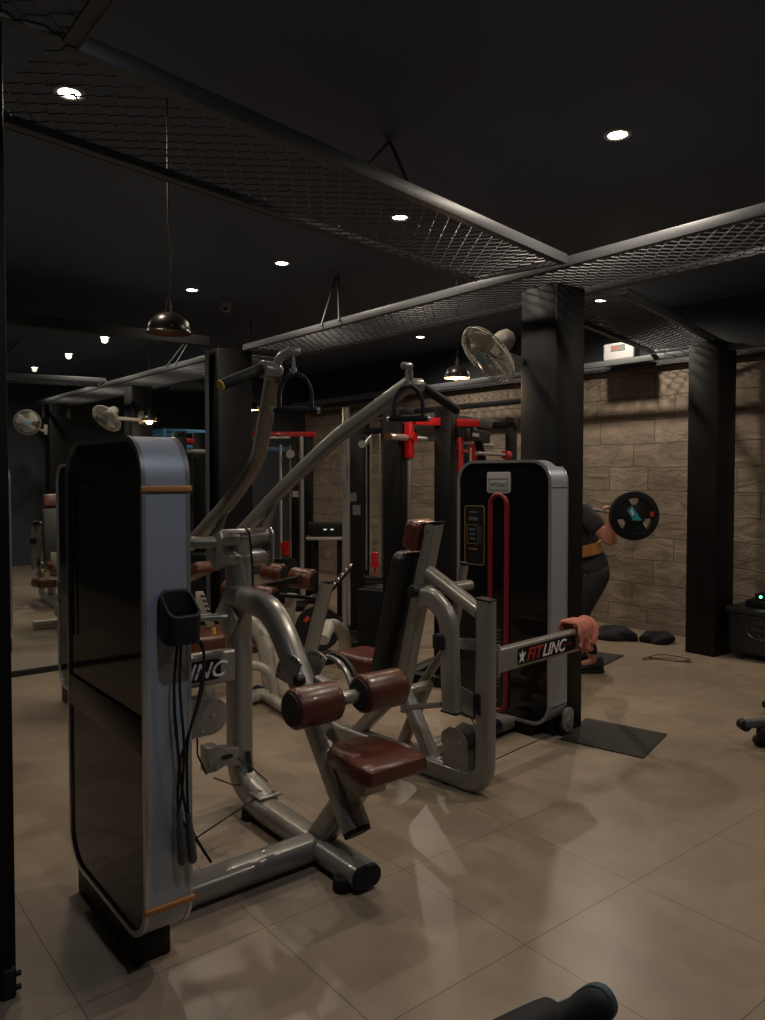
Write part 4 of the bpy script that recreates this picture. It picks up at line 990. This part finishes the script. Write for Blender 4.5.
# squatting lifter, seen from the left side, facing away to the left
PD = 5.87; base = onz(600, 672); base.z = 0
L_ = -ux                                   # facing direction (image left)
N = -uy                                    # toward the viewer = person's left
def B(f, n, z): return base + L_*f + N*n + V((0, 0, z))
t = thing('person', 'person in charcoal t-shirt, tan lifting belt and black leggings squatting with a barbell', 'person', base[:])
hip = B(.06, -.14, .74); kn = [B(.17, .02, .42), B(.17, -.30, .42)]; an = [B(.05, .02, .09), B(.05, -.30, .09)]
hj = [B(.05, -.05, .70), B(.05, -.23, .70)]
wa = B(.09, -.14, .92); ch = B(.14, -.14, 1.10); nk = B(.20, -.14, 1.27); hd0 = B(.24, -.14, 1.37); hd1 = B(.27, -.14, 1.47)
sh_ = [B(.15, .05, 1.22), B(.15, -.33, 1.22)]
el = [B(-.05, .14, .99), B(-.05, -.42, .99)]; wr = [B(.0, .20, 1.17), B(.0, -.48, 1.17)]
ch_ = [[(hip, .095), (wa, .10), (ch, .13), (nk, .055), (hd0, .075), (hd1, .085), (hd1+V((0, 0, .06)), .07)]]
for i in range(2):
    ch_.append([(hip, .095), (hj[i], .085), (kn[i], .055), (kn[i].lerp(an[i], .35), .055), (an[i], .035), (an[i]+L_*.12+V((0, 0, -.04)), .03)])
    ch_.append([(ch, .13), (sh_[i], .06), (sh_[i].lerp(el[i], .5), .055), (el[i], .046), (el[i].lerp(wr[i], .4), .044), (wr[i], .028), (wr[i]+V((0, 0, .045)), .028)])
part('body', chainmesh(ch_), 'skin', t)

for i in range(2):
    s_ = 1 if i == 0 else -1; w = wr[i]+V((0, 0, .05)); fch = []
    for k in range(4):
        o = w + N*((k-1.5)*.019); fch.append([(o, .0095), (o+V((0, 0, .028))-L_*.012, .009), (o+V((0, 0, .05))+L_*.012, .0085), (o+V((0, 0, .044))+L_*.036, .0075), (o+V((0, 0, .024))+L_*.042, .007)])
    for f in fch: part('finger', chainmesh([f], 1), 'skin', t)
    o = w-N*.03*s_; part('thumb', chainmesh([[(o, .011), (o+V((0, 0, .01))+L_*.02, .010), (o+V((0, 0, .026))+L_*.04, .008)]], 1), 'skin', t)
cl = [[(hip+V((0, 0, -.03)), .17), (hip+V((0, 0, .06)), .168), (hip+V((0, 0, .12)), .15), (wa, .125), (ch, .15), (nk+V((0, 0, -.05)), .085)]]
for i in range(2): cl.append([(ch, .15), (sh_[i], .08), (sh_[i].lerp(el[i], .62), .068)])
part('t_shirt', chainmesh(cl), 'tee', t)
lg = [[(hip+V((0, 0, .10)), .14), (hip, .15)]]
for i in range(2): lg.append([(hip, .15), (hj[i]-L_*.02, .125), (hj[i].lerp(kn[i], .55), .092), (kn[i], .07), (kn[i].lerp(an[i], .35), .065), (an[i]+V((0, 0, .03)), .043)])
part('leggings', chainmesh(lg), 'legging', t)
bd = (ch-hip).normalized(); bs = N
ring = [[], []]
for k in range(32):
    a = 2*PI*k/32; f = (bd.cross(bs)).normalized()
    ring[0].append((.132*math.cos(a), .165*math.sin(a)))
MB().ringp([(a*1.06, c_*1.04) for a, c_ in ring[0]], [(a*.9, c_*.9) for a, c_ in ring[0]], wa-bd*.03, (bd.cross(bs)).normalized(), bs, bd, .085).build('lifting_belt', 'belt', t)
part('hair', chainmesh([[(hd0-L_*.03+V((0, 0, .06)), .07), (hd1-L_*.015+V((0, 0, .02)), .095), (hd1+V((0, 0, .075)), .07)]]), 'hair', t)
part('nose', chainmesh([[(hd1+L_*.085+V((0, 0, -.0)), .012), (hd1+L_*.105+V((0, 0, -.03)), .014)]], 1), 'skin', t)
for s_ in (-1, 1): part('ear', chainmesh([[(hd1+N*.083*s_+V((0, 0, .01)), .014), (hd1+N*.085*s_+V((0, 0, -.03)), .011)]], 1), 'skin', t)
MB().sweep([hd1+L_*.09+N*.02+V((0, 0, -.058)), hd1+L_*.09-N*.02+V((0, 0, -.058))], Z, .008, .008, .003).build('mouth', 'leather', t)
for i in range(2): shoe(t, an[i]-L_*.07+V((0, 0, -an[i].z+.001)), an[i]+L_*.2+V((0, 0, -an[i].z+.001)), L=.27)
# barbell on shoulders
pc = at(634, 511, 5.02); bc = B(.03, -.14, 1.235)
bd_ = (pc-bc); bd_.z = 0; pc = bc+bd_*( (pc-bc).length/bd_.length ); pc.z = bc.z
bdir = (pc-bc).normalized(); hl = (pc-bc).length
t = thing('loaded_barbell', 'barbell with black grip plates across the shoulders of the squatting person', 'barbell', bc[:])
MB().cyl(bc-bdir*(hl+.2), bc+bdir*(hl+.0), .014, n=14).cyl(bc+bdir*(hl-.1), bc+bdir*(hl+.016), .024, n=16).cyl(bc-bdir*(hl+.25), bc-bdir*(hl-.1), .024, n=16).build('bar', 'chrome', t)
def plate(c, d, lab):
    t = thing('weight_plate', lab, 'weight plate', c[:], 'plates on the squat barbell')
    u = V((0, 0, 1)); v = d.cross(u).normalized(); u = v.cross(d)
    n = 48; r = .162
    MB().lathe(c-d*.022, d, [(.118, 0), (r*.96, 0), (r, .008), (r, .036), (r*.96, .044), (.118, .044), (.114, .034), (.114, .01), (.118, 0)], n).build('rim', 'rubber', t)
    MB().lathe(c-d*.018, d, [(.026, 0), (.065, 0), (.07, .004), (.07, .032), (.065, .036), (.026, .036), (.026, 0)], n).build('hub', 'rubber', t)
    sp = MB()
    for k in range(3):
        a0 = 2*PI*k/3+.5
        poly = [(.06*math.cos(a0+w_), .06*math.sin(a0+w_)) for w_ in (-.9, 0)]+[(.06*math.cos(a0+.9), .06*math.sin(a0+.9))]+[(.12*math.cos(a0+w_), .12*math.sin(a0+w_)) for w_ in (.7, .35, 0, -.35, -.7)]
        sp.prism(poly, c-d*.014, v, u, d, .028, .003)
    sp.each('spoke', 'rubber', t)
    MB().prism([(-.05, .035), (-.02, .065), (.045, -.03), (-.01, -.03)], c+d*.0185, v*-1, u, d, .002).build('teal_sticker', 'teal2', t)
    MB().prism([(.095, .02), (.118, .03), (.122, 0), (.10, -.005)], c+d*.0235, v*-1, u, d, .002).build('red_sticker', 'redspot', t)
    MB().prism([(-.03, .03), (-.02, .045), (-.005, .01), (-.018, .0)], c+d*.021, v*-1, u, d, .001).build('white_mark', 'wtext', t)
plate(pc, bdir, 'black round grip plate with teal sticker, on the near end of the squat barbell')
plate(bc*2-pc, -bdir, 'black round grip plate on the far end of the squat barbell, hidden behind the column')

# person lying on the floor, only a foot in view
g = onz(574, 1024); g.z = 0
ld = (onz(487, 1085)-onz(574, 1024)); ld.z = 0; ld.normalize(); ls = V((-ld.y, ld.x, 0))
if ls.dot(Fv) > 0: ls = -ls
def Q(f, s, z): return V((g.x, g.y, 0)) + ld*f + ls*s + V((0, 0, z))
t = thing('person', 'person lying at the bottom edge, only a black trouser leg and shoe showing', 'person', Q(.8, 0, 0)[:])
hp = Q(.90, .10, .12); chains = [[(hp, .12), (Q(1.1, .11, .12), .11), (Q(1.32, .12, .125), .125), (Q(1.48, .12, .12), .055), (Q(1.56, .12, .12), .075), (Q(1.66, .12, .125), .085), (Q(1.72, .12, .125), .07)]]
legs = []
for s_ in (0.0, .2):
    legs.append([(hp, .12), (Q(.84, s_, .11), .09), (Q(.45, s_, .07), .058), (Q(.32, s_, .065), .054), (Q(.10, s_, .06), .038), (Q(.07, s_, .06), .03)])
chains += legs
for s_, so in ((-.08, -.2), (.32, .44)): chains.append([(Q(1.32, .12, .125), .125), (Q(1.38, s_, .11), .055), (Q(1.1, so, .06), .04), (Q(.88, so+.03, .05), .026), (Q(.80, so+.03, .045), .03)])
part('body', chainmesh(chains), 'skin', t)
part('trousers', chainmesh([[(Q(1.05, .1, .12), .125), (hp, .135)]] + [[(hp, .135)]+[(p, r+.018) for p, r in l[1:]] for l in legs]), 'legging', t)
part('t_shirt', chainmesh([[(Q(1.0, .105, .12), .13), (Q(1.32, .12, .125), .14), (Q(1.42, .12, .12), .08)], [(Q(1.32, .12, .125), .14), (Q(1.38, -.08, .11), .07), (Q(1.24, -.15, .08), .055)], [(Q(1.32, .12, .125), .14), (Q(1.38, .32, .11), .07), (Q(1.24, .38, .08), .055)]]), 'tee', t)
part('hair', chainmesh([[(Q(1.64, .12, .10), .09), (Q(1.75, .12, .12), .085)]]), 'hair', t)
for so in (-.2, .44):
    for k in range(5):
        o = Q(.80, so+.03, .045)+ls*(.018*(k-2)); L2 = (.05, .085, .09, .082, .065)[k]
        part('finger', chainmesh([[(o, .010), (o-ld*L2*.5, .009), (o-ld*L2+V((0, 0, -.012)), .0075)]], 1), 'skin', t)
for s_ in (0., .2):
    hl_ = Q(.05, s_, .04)
    d2 = (V((0, 0, .62))+ls*.7-ld*.15).normalized()
    shoe(t, hl_-d2*.03+ld*.0, hl_+d2*.2, up=(ld-d2*ld.dot(d2)).normalized(), sole='teal', L=.22)

# ---------------------------------------------------------------- world + view
w = bpy.data.worlds.new('world'); SC.world = w; w.use_nodes = True
w.node_tree.nodes['Background'].inputs[0].default_value = (.5, .5, .55, 1); w.node_tree.nodes['Background'].inputs[1].default_value = .0
SC.view_settings.view_transform = 'Standard'; SC.view_settings.look = 'None'; SC.view_settings.exposure = 0.15; SC.view_settings.gamma = 1
SC.view_settings.use_curve_mapping = False
SC.cycles.use_denoising = True
SC.cycles.max_bounces = 8; SC.cycles.sample_clamp_indirect = 4
